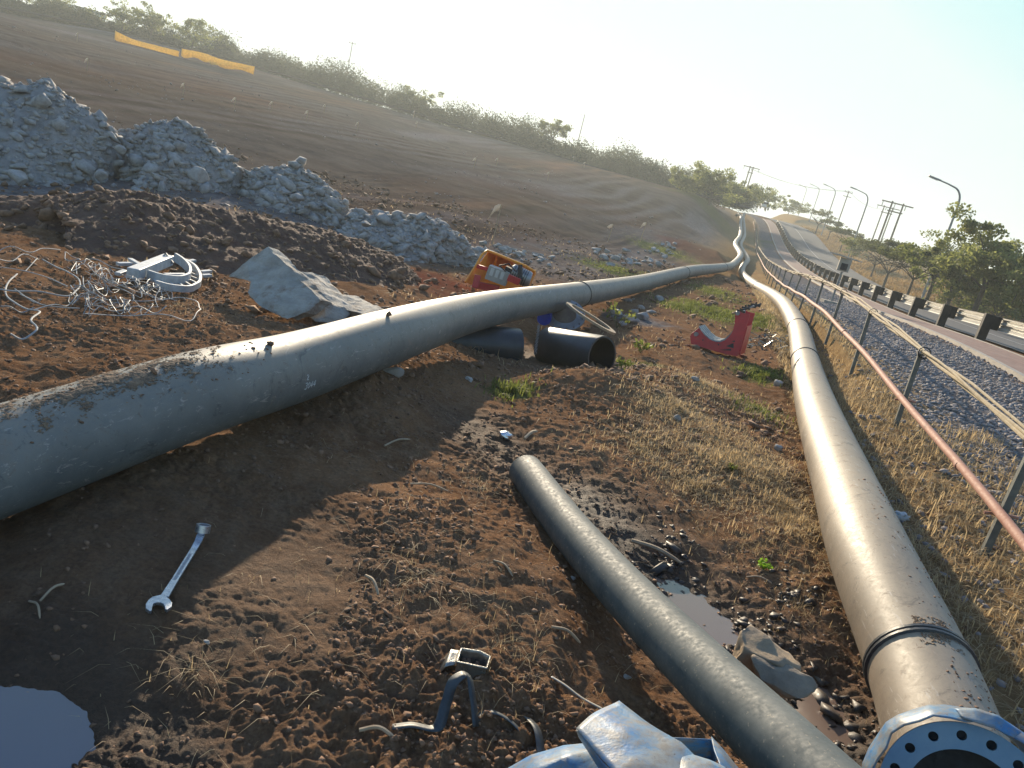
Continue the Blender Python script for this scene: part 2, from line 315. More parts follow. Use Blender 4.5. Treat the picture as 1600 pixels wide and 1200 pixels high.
def leaf_mat(name, c1, c2, tr=.45, scale=1.3):
    m, t, b = mat(name); g = N(t, "ShaderNodeNewGeometry"); a = N(t, "ShaderNodeAttribute", attribute_name="tint")
    c = mix(t, a.outputs['Fac'], c1, c2); n = noise(t, g.outputs['Position'], scale, 3, .6); c = mix(t, ramp(t, n, [(.35, .5), (.65, 0.)]), c, tuple(x*.55 for x in c1))
    L(t, c, b.inputs['Base Color']); b.inputs['Roughness'].default_value = .6; b.inputs['Specular IOR Level'].default_value = .25
    q = N(t, "ShaderNodeBsdfTranslucent"); L(t, c, q.inputs[0]); mx = N(t, "ShaderNodeMixShader"); mx.inputs[0].default_value = tr
    out = t.nodes['Material Output']; L(t, b.outputs[0], mx.inputs[1]); L(t, q.outputs[0], mx.inputs[2]); L(t, mx.outputs[0], out.inputs[0]); return m
M_LEAF = leaf_mat("broad_leaves", (.12, .145, .04), (.38, .39, .12), .58)
M_THORN = leaf_mat("fine_acacia_leaves", (.09, .105, .035), (.19, .20, .065), .5)
M_BUSH = leaf_mat("hill_scrub_leaves", (.06, .075, .038), (.14, .15, .07), .45, .4)
M_DRY = leaf_mat("dry_grass_blades", (.42, .30, .16), (.75, .58, .33), .5, 4)
M_GREEN = leaf_mat("green_weeds", (.12, .15, .03), (.30, .32, .08), .5, 4)
M_SEED = leaf_mat("bright_seedling", (.22, .42, .03), (.35, .55, .06), .5, 9)
M_ORGR = leaf_mat("orange_verge_grass", (.30, .18, .07), (.46, .31, .13), .4, 1)
M_NET = leaf_mat("yellow_barrier_net", (.88, .64, .16), (.9, .70, .22), .5, 5)
M_TAPE = leaf_mat("white_marker_tape", (.62, .58, .52), (.75, .7, .64), .5, 5)
def water_mat(col, rough=.04):
    m, t, b = mat("muddy_water"); g = N(t, "ShaderNodeNewGeometry"); b.inputs['Base Color'].default_value = (*col, 1); b.inputs['Roughness'].default_value = rough
    b.inputs['Specular IOR Level'].default_value = .7; bump(t, b, noise(t, g.outputs['Position'], 14, 3, .5), .03, .003); return m
M_WATER = water_mat((.22, .155, .12)); M_WATERD = water_mat((.12, .115, .13), .05)  # pale sky reflection lifted into the base colours of the muddy water
# ------------------------------------------------------------------ object helpers
def tag(o, label=None, cat=None, group=None, kind=None):
    for k, v in (('label', label), ('category', cat), ('group', group), ('kind', kind)):
        if v: o[k] = v
    return o
def thing(name, loc, label, cat, group=None, rz=0):
    o = bpy.data.objects.new(name, None); COL.objects.link(o); o.location = tuple(loc); o.rotation_euler.z = rz; o.empty_display_size = .1
    return tag(o, label, cat, group)
def attach(o, parent):
    if parent is not None:
        o.parent = parent; p = parent; loc = Vector((0, 0, 0))
        while p is not None: loc = loc+p.location; p = p.parent
        o.matrix_parent_inverse = Matrix.Translation(-loc)
def nmesh(name, V, Fs, m, parent=None, smooth=True, tint=None):
    """V (n,3) and Fs (k,3|4) arrays to one mesh object; V in the parent's space"""
    me = bpy.data.meshes.new(name); V = np.asarray(V, np.float32); Fs = np.asarray(Fs, np.int32); k = Fs.shape[1]
    me.vertices.add(len(V)); me.vertices.foreach_set("co", V.ravel()); me.loops.add(Fs.size); me.loops.foreach_set("vertex_index", Fs.ravel())
    me.polygons.add(len(Fs)); me.polygons.foreach_set("loop_start", np.arange(0, Fs.size, k, dtype=np.int32))
    if smooth: me.polygons.foreach_set("use_smooth", np.ones(len(Fs), bool))
    me.update(); me.materials.append(m)
    if tint is not None:
        a = me.attributes.new("tint", 'FLOAT', 'POINT'); a.data.foreach_set("value", np.asarray(tint, np.float32))
    o = bpy.data.objects.new(name, me); COL.objects.link(o)
    attach(o, parent)
    return o
class MB:
    def __init__(s): s.v = []; s.f = []
    def add(s, v, f):
        n = len(s.v); s.v += [tuple(map(float, p)) for p in v]; s.f += [tuple(i+n for i in q) for q in f]; return s
    def box(s, c, size, rot=None):
        h = np.array(size)/2; P = [np.array([a, b, d])*h for a in (-1, 1) for b in (-1, 1) for d in (-1, 1)]
        Rm = np.array(rot) if rot is not None else np.eye(3); P = [np.array(c)+Rm@p for p in P]
        return s.add(P, [(0, 1, 3, 2), (4, 6, 7, 5), (0, 4, 5, 1), (2, 3, 7, 6), (0, 2, 6, 4), (1, 5, 7, 3)])
    def bar(s, a, b, w_, h_=None, up=(0, 0, 1)):
        a = np.array(a, float); b = np.array(b, float); d = b-a; ln = np.linalg.norm(d); d = d/ln
        u = np.array(up, float); 
        if abs(u@d) > .95: u = np.array([1., 0, 0])
        x = np.cross(d, u); x /= np.linalg.norm(x); u = np.cross(x, d); return s.box((a+b)/2, (w_, ln, h_ or w_), np.stack([x, d, u], 1))
    def tube(s, P, r, n=10, caps=True, closed=False):
        P = np.asarray(P, float); m = len(P); rr = np.full(m, r) if np.isscalar(r) else np.asarray(r)
        T = np.gradient(P, axis=0); T /= np.linalg.norm(T, axis=1)[:, None]+1e-12
        u = np.array([0, 0, 1.]) if abs(T[0][2]) < .9 else np.array([1., 0, 0]); base = len(s.v)
        for i in range(m):
            x = np.cross(T[i], u); x /= np.linalg.norm(x)+1e-12; u = np.cross(x, T[i])
            for k in range(n):
                a = 2*math.pi*k/n; s.v.append(tuple(P[i]+rr[i]*(math.cos(a)*x+math.sin(a)*u)))
        for i in range(m-1):
            for k in range(n):
                k2 = (k+1) % n; s.f.append((base+i*n+k, base+i*n+k2, base+(i+1)*n+k2, base+(i+1)*n+k))
        if caps: s.f.append(tuple(base+k for k in range(n))[::-1]); s.f.append(tuple(base+(m-1)*n+k for k in range(n)))
        return s
    def ring(s, c, ax, ro, ri, th, n=48):
        """flat annulus with thickness along ax"""
        ax = np.array(ax, float); ax /= np.linalg.norm(ax); u = np.array([0, 0, 1.]) if abs(ax[2]) < .9 else np.array([1., 0, 0]); x = np.cross(ax, u); x /= np.linalg.norm(x); u = np.cross(x, ax)
        base = len(s.v); c = np.array(c)
        for k in range(n):
            a = 2*math.pi*k/n; d = math.cos(a)*x+math.sin(a)*u
            for rad, h in ((ro, th/2), (ro, -th/2), (ri, -th/2), (ri, th/2)): s.v.append(tuple(c+d*rad+ax*h))
        for k in range(n):
            a, b = base+4*k, base+4*((k+1) % n)
            for j in range(4): s.f.append((a+j, b+j, b+(j+1) % 4, a+(j+1) % 4))
        return s
    def disc(s, c, ax, ro, th, n=20): return s.tube([np.array(c)-np.array(ax)*th/2, np.array(c)+np.array(ax)*th/2], ro, n)
    def build(s, name, m, parent=None, smooth=False, bevel=0, origin=None):
        me = bpy.data.meshes.new(name); me.from_pydata(s.v, [], s.f); me.update(); me.materials.append(m)
        bm = bmesh.new(); bm.from_mesh(me); bmesh.ops.recalc_face_normals(bm, faces=bm.faces); bm.to_mesh(me); bm.free()
        if smooth:
            for p in me.polygons: p.use_smooth = True
            try: me.set_sharp_from_angle(angle=R(40))
            except Exception: pass
        o = bpy.data.objects.new(name, me); COL.objects.link(o)
        attach(o, parent)
        if bevel:
            md = o.modifiers.new("bevel", 'BEVEL'); md.width = bevel; md.segments = 2; md.limit_method = 'ANGLE'; md.angle_limit = R(35)
        return o
def plate(pts, thick, d=None, back=None):
    """outline of points extruded away by the vector back"""
    P = [np.array(p) if len(p) == 3 and d is None else atd(p[0], p[1], p[2] if len(p) > 2 else d) for p in pts]; n = len(P)
    if back is None: back = np.array([0, 1., 0])
    bk = np.array(back)/np.linalg.norm(back)*thick; m = MB()
    return m.add(P+[p+bk for p in P], [tuple(range(n)), tuple(range(2*n-1, n-1, -1))]+[(i, (i+1) % n, n+(i+1) % n, n+i) for i in range(n)])
_ico = None
def ico(sub=1):
    bm = bmesh.new(); bmesh.ops.create_icosphere(bm, subdivisions=sub, radius=1); V = np.array([v.co for v in bm.verts]); Fs = np.array([[v.index for v in f.verts] for f in bm.faces]); bm.free(); return V, Fs
def lumps(P, size, m, name, parent=None, sub=1, flat=.7, jit=.35, smooth=False, sink=.3):
    """many irregular lumps as one mesh"""
    V0, F0 = ico(sub); n = len(P); P = np.asarray(P); size = np.asarray(size).reshape(-1, 1, 1)
    J = 1+jit*RNG.uniform(-1, 1, (n, len(V0), 1)); S = RNG.uniform(.6, 1.25, (n, 1, 3))*[1, 1, flat]
    a = RNG.uniform(0, 2*math.pi, n); ca, sa = np.cos(a), np.sin(a); V = V0[None]*J*S*size
    X = V[..., 0]*ca[:, None]-V[..., 1]*sa[:, None]; Y = V[..., 0]*sa[:, None]+V[..., 1]*ca[:, None]
    tl = RNG.uniform(-.5, .5, n); Z = V[..., 2]*np.cos(tl)[:, None]+X*np.sin(tl)[:, None]
    W = np.stack([X, Y, Z], -1)+P[:, None, :]; W[..., 2] += size[..., 0]*flat*(1-sink)
    Fs = (F0[None]+(np.arange(n)*len(V0))[:, None, None]).reshape(-1, 3); return nmesh(name, W.reshape(-1, 3), Fs, m, parent, smooth)
def boulder(name, c, size, m, seed=0, sub=3, parent=None, flatten=None, rough=.3):
    V, Fs = ico(sub); V = V.copy(); rs = np.random.default_rng(seed)
    for k in range(16):                          # facets: cut by planes
        d = rs.normal(size=3); d /= np.linalg.norm(d); h = rs.uniform(.42, .78); pr = V@d; V = V-np.maximum(pr-h, 0)[:, None]*d
    nz = np.array([mnoise.fractal(Vector(v*2.2+seed), 1., 2., 4) for v in V]); V = V*(1+rough*.25*nz[:, None]); V = V*np.array(size)+np.array(c)
    return nmesh(name, V, Fs, m, parent, False)
def blades(P, h, wd, m, name, lean=.5, parent=None, kind='stuff', dirn=None):
    n = len(P); h = np.broadcast_to(h, n); a = RNG.uniform(0, 2*math.pi, n); l = RNG.uniform(0, lean, n)
    d = np.stack([np.cos(a), np.sin(a)], 1)
    if dirn is not None: d = d*.6+np.array(dirn); d /= np.linalg.norm(d, axis=1)[:, None]
    sd = np.stack([-d[:, 1], d[:, 0]], 1)*np.broadcast_to(wd, n)[:, None]/2; V = np.zeros((n, 5, 3)); P = np.asarray(P)
    for k, (f, wdt) in enumerate(((0, 1), (.55, .8))):
        ce = P+np.concatenate([d*(l*h*f**1.6)[:, None], (h*f*(1-.35*l*f))[:, None]], 1)
        V[:, 2*k] = ce-np.concatenate([sd*wdt, np.zeros((n, 1))], 1); V[:, 2*k+1] = ce+np.concatenate([sd*wdt, np.zeros((n, 1))], 1)
    V[:, 4] = P+np.concatenate([d*(l*h*1.35)[:, None], (h*(1-.5*l))[:, None]], 1); b = np.arange(n)[:, None]*5
    Fs = np.concatenate([b+[0, 1, 3], b+[0, 3, 2], b+[2, 3, 4]]); tint = np.repeat(RNG.random(n), 5)
    o = nmesh(name, V.reshape(-1, 3), Fs, m, parent, False, tint)
    if kind and not parent: o['kind'] = kind
    return o
def leafquads(P, size, name, m, parent=None, tint=None, aspect=.6, hang=0.):
    n = len(P); size = np.broadcast_to(size, n); u = RNG.normal(size=(n, 3)); u /= np.linalg.norm(u, axis=1)[:, None]; v = RNG.normal(size=(n, 3)); v -= (v*u).sum(1)[:, None]*u; v /= np.linalg.norm(v, axis=1)[:, None]
    u = u*size[:, None]/2; v = v*size[:, None]/2*aspect; V = np.stack([P-u, P+v, P+u, P-v], 1); Fs = np.arange(4*n).reshape(n, 4)
    tint = RNG.random(n) if tint is None else tint; return nmesh(name, V.reshape(-1, 3), Fs, m, parent, False, np.repeat(tint, 4))
# ================================================================== THE SETTING
def build_ground():
    rr = [.35]
    while rr[-1] < 900: rr.append(rr[-1]*(1+(.0031 if rr[-1] < 7 else .0055 if rr[-1] < 60 else .012)) if rr[-1] > 1.3 else rr[-1]*1.02)
    rr = np.array(rr); an = np.concatenate([np.arange(-180, -60, 4.), np.arange(-60, -50, 1.), np.arange(-50, 50, .15), np.arange(50, 60, 1.), np.arange(60, 180, 4.)]); an = np.radians(an)
    nr, na = len(rr), len(an); RR, AA = np.meshgrid(rr, an, indexing='ij'); x = (RR*np.sin(AA)).ravel(); y = (RR*np.cos(AA)).ravel(); z = Hfull(x, y)
    i = np.arange(nr-1)[:, None]*na; j = np.arange(na)[None]; j2 = (j+1) % na
    Fs = np.stack([i+j, i+j2, i+na+j2, i+na+j], -1).reshape(-1, 4)[:, ::-1]; V = np.stack([x, y, z], 1)
    c = len(V); V = np.vstack([V, [[0, 0, float(Hbase(0, .01)[0])]]])
    o = nmesh("ground", V, Fs, MG); o['kind'] = 'structure'
    # a small fan closes the middle
    me = o.data
    # masks of what the ground is made of
    x, y = V[:, 0], V[:, 1]; s, t = xy2st(x, y); d = np.hypot(x, y)
    def blob(px, py, rx, ry, soft=.5, wob=.5, seed=0):
        p = at(px, py); q = np.hypot((x-p[0])/rx, (y-p[1])/ry)+wob*fbm(x, y, min(rx, ry)*.7, 3, 100+seed); return 1-sm(1-soft, 1+soft*.4, q)
    left = 1-sm(.6, 1.6, t)
    grav = sm(2.3, 2.7, t)*(1-sm(4.6, 4.9, t))*.9
    f1 = fbm(s/4, t, 7, 4, 71); f2 = fbm(s/3, t, 16, 3, 73)
    far = sm(14, 20, d)*left*(1-sm(-3, 0, t))
    gr = far*sm(-.45, .1, f2)*.85
    tan = far*sm(-.25, .2, f1+.25)*np.clip(.78+.5*np.sin(t*2.4+4*fbm(s/3, t, 8, 2, 75))*sm(-.2, .3, fbm(s/4, t, 12, 2, 76)), 0, 1)
    grav = np.maximum(grav, gr)
    for k, (a, b, c_, e) in enumerate([(330, 300, 4, 2.2), (640, 390, 1.6, 1.6), (60, 300, 3, 2), (900, 400, 2.2, 1.8), (820, 395, 1.6, 1.4), (1020, 405, 1.6, 3), (1000, 500, .7, .7)]): grav = np.maximum(grav, blob(a, b, c_, e, seed=k)*.9)
    green = np.zeros(len(x))
    for k, (a, b, c_, e) in enumerate([(1110, 485, 1.0, 1.5), (1190, 500, .7, 1.6), (960, 420, 1.2, 1.6), (1040, 392, 2, 3), (1180, 585, .3, .6), (800, 612, .25, .35), (1120, 460, .8, 2), (1120, 335, 9, 14), (1000, 570, .4, .4)]):
        green = np.maximum(green, blob(a, b, c_, e, .7, .9, 20+k)*.75)
    dry = sm(1.35, 1.7, t)*(1-sm(2.7, 3.2, t))*(1-sm(60, 90, d))*.75
    dry = np.maximum(dry, sm(-4, 0, t)*(1-sm(2.7, 3.2, t))*sm(30, 45, d)*.7)
    dry = np.maximum(dry, sm(13.8, 14.1, t)*.9)
    for k, (a, b, c_, e) in enumerate([(1150, 720, .7, 1.0), (1060, 640, .5, .7), (1230, 800, .35, .8)]): dry = np.maximum(dry, blob(a, b, c_, e, .8, .9, 40+k)*.45)
    wet = np.exp(-(segd(x, y, (.55, 4.3), (1.75, 2.4))/.34)**2)*.95
    wet = np.maximum(wet, blob(60, 1120, .75, .5, .6, .4, 61)*.8); wet = np.maximum(wet, np.exp(-((x+1.0)/.9)**2-((y-2.3)/.8)**2)*.45)
    wet = np.maximum(wet, .5*np.exp(-(segd(x, y, (-.3, 5.2), (.3, 4.4))/.35)**2)); wet = np.maximum(wet, blob(860, 570, 1.1, .9, .6, .4, 62)*.45)
    red = np.maximum(blob(680, 440, .8, 1.6, .6, .6, 80), blob(1100, 395, 3, 5, .6, .6, 81)*.7)
    red = np.maximum(red, far*sm(.0, .35, fbm(s/4, t, 9, 3, 91))*.15)
    for nm, ch in (("ma", (grav, green, wet)), ("mb", (dry, tan, red))):
        a = me.color_attributes.new(nm, 'FLOAT_COLOR', 'POINT'); q = np.ones((len(x), 4), np.float32)
        for k in range(3): q[:, k] = np.clip(ch[k], 0, 1)
        a.data.foreach_set("color", q.ravel())
build_ground()
def strip(name, ts, s0, s1, m, lift, kind='structure', step=1.0, zfun=None, label=None):
    s = np.concatenate([np.arange(s0, min(s1, 60), step*.6), np.arange(max(s0, 60), s1, 3*step)]) if s0 < 60 else np.arange(s0, s1, step); V = []; UV = []
    for a in s:
        for t in ts:
            x, y = st2xy(a, t); V.append((x, y, zroad(a, t)+lift)); UV.append((a, t))
    n = len(ts); Fs = [(i*n+j, i*n+j+1, (i+1)*n+j+1, (i+1)*n+j) for i in range(len(s)-1) for j in range(n-1)]
    V = np.array(V); o = nmesh(name, V, np.array(Fs)[:, ::-1], m); me = o.data; uv = me.uv_layers.new(name="UVMap"); vi = np.zeros(len(me.loops), np.int32); me.loops.foreach_get("vertex_index", vi)
    uv.data.foreach_set("uv", np.array(UV, np.float32)[vi].ravel()); o['kind'] = kind; return o
strip("road", [7.0, 8.5, 10.3, 12, 13.7], -3, 250, M_ASPH, .045)
strip("road_marking", [10.2, 10.32], -3, 250, M_LINE, .050)
strip("brick_path", [4.95, 5.3, 5.8, 6.3], -3, 170, M_BRICK, .05)
def kerbline(name, t0, t1, h, s0, s1, m):
    mb = MB(); s = np.concatenate([np.arange(s0, 60, 1.), np.arange(60, s1, 3.)]); P = []
    for a in s:
        for (t, z) in ((t0, -.06), (t0, h), (t1, h), (t1, -.06)):
            x, y = st2xy(a, t); P.append((x, y, zroad(a, (t0+t1)/2)+z))
    n = len(s); f = [(4*i+k, 4*i+(k+1), 4*(i+1)+k+1, 4*(i+1)+k) for i in range(n-1) for k in range(3)]; mb.add(P, f); o = mb.build(name, m); o['kind'] = 'structure'
kerbline("path_kerb", 4.82, 4.947, .062, -3, 170, M_KERB); kerbline("path_edging", 6.303, 6.40, .060, -3, 170, M_KERB)
# ================================================================== THE TWO LONG PIPES
def frames(P):
    T = np.gradient(P, axis=0); T /= np.linalg.norm(T, axis=1)[:, None]; X = np.cross(T, [0, 0, 1.]); X /= np.linalg.norm(X, axis=1)[:, None]; return T, X, np.cross(X, T)
def on_pipe(Pth, X, U, u, ang, r):              # u = fractional index, ang from the top towards +X
    i = int(min(max(u, 0), len(Pth)-1.001)); f = u-i; c = Pth[i]*(1-f)+Pth[i+1]*f; return c+r*(math.cos(ang)*U[i]+math.sin(ang)*X[i])
def long_pipe(name, PW, m, label, beads, seed):
    P = smooth_path(PW, 10); P = np.vstack([P, [P[-1]+(P[-1]-P[-2])/np.linalg.norm(P[-1]-P[-2])*1.5-[0, 0, .3]]]); T, X, U = frames(P); root = thing(name, P[0]-[0, 0, .2], label, "pipe")
    MB().tube(P, .2, 40).build("pipe_wall", m, root, True)
    for b in beads:
        d = np.linalg.norm(P-np.array(atd(*b)), axis=1); i = int(np.argmin(d)); j = min(max(i, 1), len(P)-2); q = P[j]+(np.array(atd(*b))-P[j])@T[j]*T[j]
        bd = MB()
        for o in (-.012, .012): bd.tube([q+T[j]*(o-.011), q+T[j]*(o-.006), q+T[j]*(o+.006), q+T[j]*(o+.011)], [.199, .211, .211, .199], 40, False)
        bd.build("weld_bead", M_BLACK, root, True)
    return root, P, T, X, U
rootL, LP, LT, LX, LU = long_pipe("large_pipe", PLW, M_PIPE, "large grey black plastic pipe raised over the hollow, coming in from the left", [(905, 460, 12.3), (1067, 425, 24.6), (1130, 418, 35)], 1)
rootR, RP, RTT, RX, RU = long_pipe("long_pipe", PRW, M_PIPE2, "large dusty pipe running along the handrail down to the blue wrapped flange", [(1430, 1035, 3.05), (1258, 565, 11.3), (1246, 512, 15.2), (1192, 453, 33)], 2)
def near_index(P, px, py, d):
    q = np.array(atd(px, py, d)); return int(np.argmin(np.linalg.norm(P-q, axis=1)))
def mud(root, P, X, U, u0, u1, a0, a1, n, sz, name, m=M_MUD, r=.2):
    pts = []; 
    while len(pts) < n:
        u = RNG.uniform(u0, u1); a = RNG.uniform(a0, a1)
        if pn(u*1.7+a*1.1, a*3+5, 5) > RNG.uniform(-.5, .35): pts.append(on_pipe(P, X, U, u, a, r-.003))
    pts = np.array(pts); o = lumps(pts, RNG.uniform(.3, 1, len(pts))*sz, m, name, root, 0 if False else 1, .45, .4); o['kind'] = 'stuff'; return o
i0 = near_index(LP, 130, 690, 3.0); i1 = near_index(LP, 300, 618, 3.6)
mud(rootL, LP, LX, LU, i0-2, i1, -.35, .55, 1500, .006, "mud_patch"); mud(rootL, LP, LX, LU, i0-3, i1+5, -.6, .9, 90, .011, "mud_crumbs", M_CLOD)
j0 = near_index(RP, 1440, 1050, 3.0); mud(rootR, RP, RX, RU, j0-.8, j0+1.2, -.45, .35, 900, .007, "mud_patch"); mud(rootR, RP, RX, RU, 2, 26, -.2, 1.1, 260, .009, "mud_crumbs", M_CLOD)
# the mud smear on the left pipe as a thin crust
def crust(root, P, X, U, u0, u1, a0, a1, seed, r=.2, nu=300, na=130):
    u = np.linspace(u0, u1, nu+1)[:, None]+np.zeros(na+1); a = np.linspace(a0, a1, na+1)[None]+np.zeros((nu+1, 1)); gu = np.linspace(0, 1, nu+1)[:, None]; ga = np.linspace(0, 1, na+1)[None]
    h = .5*pn(u*1.1+a*2, a*4, seed)+.35*pn(u*5, a*13, seed+1)+.28*pn(u*17, a*40, seed+2)+.2*pn(u*50, a*110, seed+4)+.62*np.minimum(1, 2.4*np.minimum(gu, 1-gu))*np.minimum(1, 2.2*np.minimum(ga, 1-ga))-.30; ok = h > .0
    i = np.clip(u, 0, len(P)-1.001).astype(int); f = (np.clip(u, 0, len(P)-1.001)-i)[..., None]; rr_ = (r+.0012+np.clip(h, 0, .5)*.007+.0016*pn(u*60, a*150, 3))[..., None]
    V = P[i]*(1-f)+P[i+1]*f+rr_*(np.cos(a)[..., None]*U[i]+np.sin(a)[..., None]*X[i]); k = (np.arange(nu)[:, None]*(na+1)+np.arange(na))[ok[:-1, :-1] & ok[1:, :-1] & ok[:-1, 1:] & ok[1:, 1:]]
    return nmesh("mud_smear", V.reshape(-1, 3), np.stack([k, k+1, k+na+2, k+na+1], 1), M_MUD, root)
crust(rootL, LP, LX, LU, i0-5, i1+2, -.7, .85, 7); crust(rootR, RP, RX, RU, j0-.35, j0+.75, -.35, .4, 9)
for px, py, d, sz in ((370, 500+20, 3.95, .018), (388, 548-6, 4.0, .016), (612, 500, 5.3, .03), (240, 640, 3.3, .02)):
    i = near_index(LP, px, py+20, d); p = on_pipe(LP, LX, LU, i, .25, .2); lumps([p], [sz], M_CLOD, "soil_clump", rootL)
# chalk writing 3044 on the side of the left pipe
def chalk(root, P, X, U, u, ang, text, h):
    G = {'3': [[(0, 1), (.5, 1), (.6, .75), (.3, .52), (.6, .3), (.5, 0), (0, 0)]], '0': [[(.3, 1), (0, .7), (0, .3), (.3, 0), (.6, .3), (.6, .7), (.3, 1)]], '4': [[(.45, 0), (.45, 1), (0, .35), (.65, .35)]], '2': [[(0, .8), (.3, 1), (.6, .75), (0, 0), (.6, 0)]], '.': [[(.2, 0), (.25, .06)]]}
    mb = MB(); x0 = 0; i = int(u); seg = np.linalg.norm(P[i+1]-P[i])
    for ch in text:
        for st in G.get(ch, []):
            pts = [on_pipe(P, X, U, u+(x0+a)*h/seg, ang-(b*h)/.2, .2015) for a, b in st]; mb.tube(pts, .0022, 5)
        x0 += .85 if ch != '.' else .45
    return mb.build("chalk_writing", M_WHITE, root)
iw = near_index(LP, 418, 590, 4.15); chalk(rootL, LP, LX, LU, iw+.1, 1.72, "3044", .035); chalk(rootL, LP, LX, LU, iw+.2, 1.46, "2", .028)
# ================================================================== FLANGE AND BLUE SHEET AT THE NEAR END
e0 = RP[0]; axf = RTT[0]; fc = np.array(atd(1508, 1262, 2.15)); axf = ray(1508, 1262)*.8+RTT[0]*.3+np.array([0, 0, -.05]); axf /= np.linalg.norm(axf)
fr = thing("flange", fc-[0, 0, .26], "blue grey steel flange ring with bolt holes closing the dusty pipe", "flange")
def flange_mesh(c, ax, ro, ri, th, nb, rb, hr, m, parent, name="flange_ring"):
    ax = ax/np.linalg.norm(ax); x = np.cross(ax, [0, 0, 1.]); x /= np.linalg.norm(x); u = np.cross(x, ax); mb = MB(); n = nb*8
    def P(r_, a, h): return c+(math.cos(a)*x+math.sin(a)*u)*r_+ax*h
    for side in (-1, 1):                         # face with round holes: each bolt sector is a fan between hole and border
        for b in range(nb):
            a0 = 2*math.pi*b/nb; hw = math.pi/nb; hc = P(rb, a0, side*th/2); K = 24; brd = []; hol = []
            for k in range(K):
                q = 2*math.pi*k/K; dr, da = math.cos(q), math.sin(q); sc = 1/max(abs(dr), abs(da)); rr_ = rb+(dr*sc)*((ro-rb) if dr > 0 else (rb-ri)); aa = a0+da*sc*hw
                brd.append(P(rr_, aa, side*th/2)); t_ = np.array(hc); er = math.cos(a0)*x+math.sin(a0)*u; ea = -math.sin(a0)*x+math.cos(a0)*u; hol.append(t_+(dr*er+da*ea)*hr)
            inn = [h-ax*side*th for h in hol]; base = len(mb.v); mb.v += [tuple(p) for p in brd+hol+inn]
            for k in range(K):
                k2 = (k+1) % K; mb.f.append((base+k, base+k2, base+K+k2, base+K+k))
                if side == -1: mb.f.append((base+K+k, base+K+k2, base+2*K+k2, base+2*K+k))
    for rad in (ro, ri):
        base = len(mb.v); n = 64
        for k in range(n):
            a = 2*math.pi*k/n; mb.v += [tuple(P(rad*.9995 if rad == ro else rad*1.0005, a, -th/2)), tuple(P(rad*.9995 if rad == ro else rad*1.0005, a, th/2))]
        for k in range(n):
            a, b = base+2*k, base+2*((k+1) % n); mb.f.append((a, b, b+1, a+1))
    return mb.build(name, m, parent)
M_FLANGE = simple("blue_grey_painted_steel", (.11, .21, .31), (.17, .27, .35), 10, .45, .1, .3, .002, spots=(12, (.45, .42, .36), .66, .75))
flange_mesh(fc, axf, .222, .150, .028, 16, .188, .0135, M_FLANGE, fr)
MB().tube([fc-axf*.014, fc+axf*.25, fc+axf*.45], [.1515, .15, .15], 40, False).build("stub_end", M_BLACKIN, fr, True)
MB().ring(fc+axf*.024, axf, .215, .156, .012, 40).build('hole_shade_ring', M_DARK, fr); MB().disc(fc+axf*.14, axf, .150, .01, 40).build("bore_shade_disc", M_BLACKIN, fr)  # dark ring and disc added so bolt holes and bore read as shaded
# stiff blue sheet wrapped behind the flange, folded
def cloth(rows, m, name, nsub=5, parent=None, wob=.006, seed=0, thick=.0):
    G = np.array(rows, float); a, b = G.shape[:2]
    def up(G, n):
        out = [];
        for i in range(G.shape[0]-1):
            for k in range(n): t = k/n; out.append(G[i]*(1-t)+G[i+1]*t)
        out.append(G[-1]); return np.array(out)
    G = up(G, nsub); G = up(G.transpose(1, 0, 2), nsub).transpose(1, 0, 2); a, b = G.shape[:2]; V = G.reshape(-1, 3)
    V = V+np.stack([[mnoise.noise(Vector(v*6+seed)), mnoise.noise(Vector(v*6+seed+9)), mnoise.noise(Vector(v*6+seed+20))] for v in V])*wob*2
    Fs = [(i*b+j, i*b+j+1, (i+1)*b+j+1, (i+1)*b+j) for i in range(a-1) for j in range(b-1)]; o = nmesh(name, V, np.array(Fs), m, parent, True)
    md = o.modifiers.new("thickness", 'SOLIDIFY'); md.thickness = .003; return o
rad = np.cross(axf, [0, 0, 1.]); rad /= np.linalg.norm(rad); fu = np.cross(rad, axf)
def fl(a, r_, h): return fc+(math.cos(a)*rad+math.sin(a)*fu)*r_+axf*h
ws = thing("blue_wrap", fc+fu*.24, "blue plastic wrapping pulled round the rim of the steel flange", "plastic sheet")
rows = []
for h, rr_ in ((-.016, .236), (.006, .250), (.04, .262), (.11, .262), (.2, .25), (.3, .235)):
    row = []
    for k in range(25):
        a = R(-30+240*k/24); j = .006*math.sin(k*2.1)+.004*math.sin(k*5.3); pl = .02*max(0, math.sin(k*.5))*(h < .03); row.append(fl(a, max(.21, rr_+j*(1 if h < .1 else .4)), h+.5*j-pl))
    rows.append(row)
cloth(rows, M_SHEET, "wrap_band", 3, ws, .004, 3)
cloth([[fl(R(116), .256, -.005), fl(R(104), .268, -.01), fl(R(92), .272, -.01), fl(R(78), .262, -.008)], [fl(R(112), .236, -.035), fl(R(103), .232, -.045), fl(R(92), .236, -.04), fl(R(80), .238, -.03)]], M_SHEET, "top_fold", 5, ws, .003, 5)
cloth([[fl(R(74), .258, -.006), fl(R(58), .268, -.008), fl(R(42), .275, -.01), fl(R(24), .285, -.01)], [fl(R(70), .236, -.03), fl(R(55), .232, -.04), fl(R(40), .228, -.045), fl(R(22), .238, -.035)]], M_SHEET, "hanging_fold", 5, ws, .004, 6)
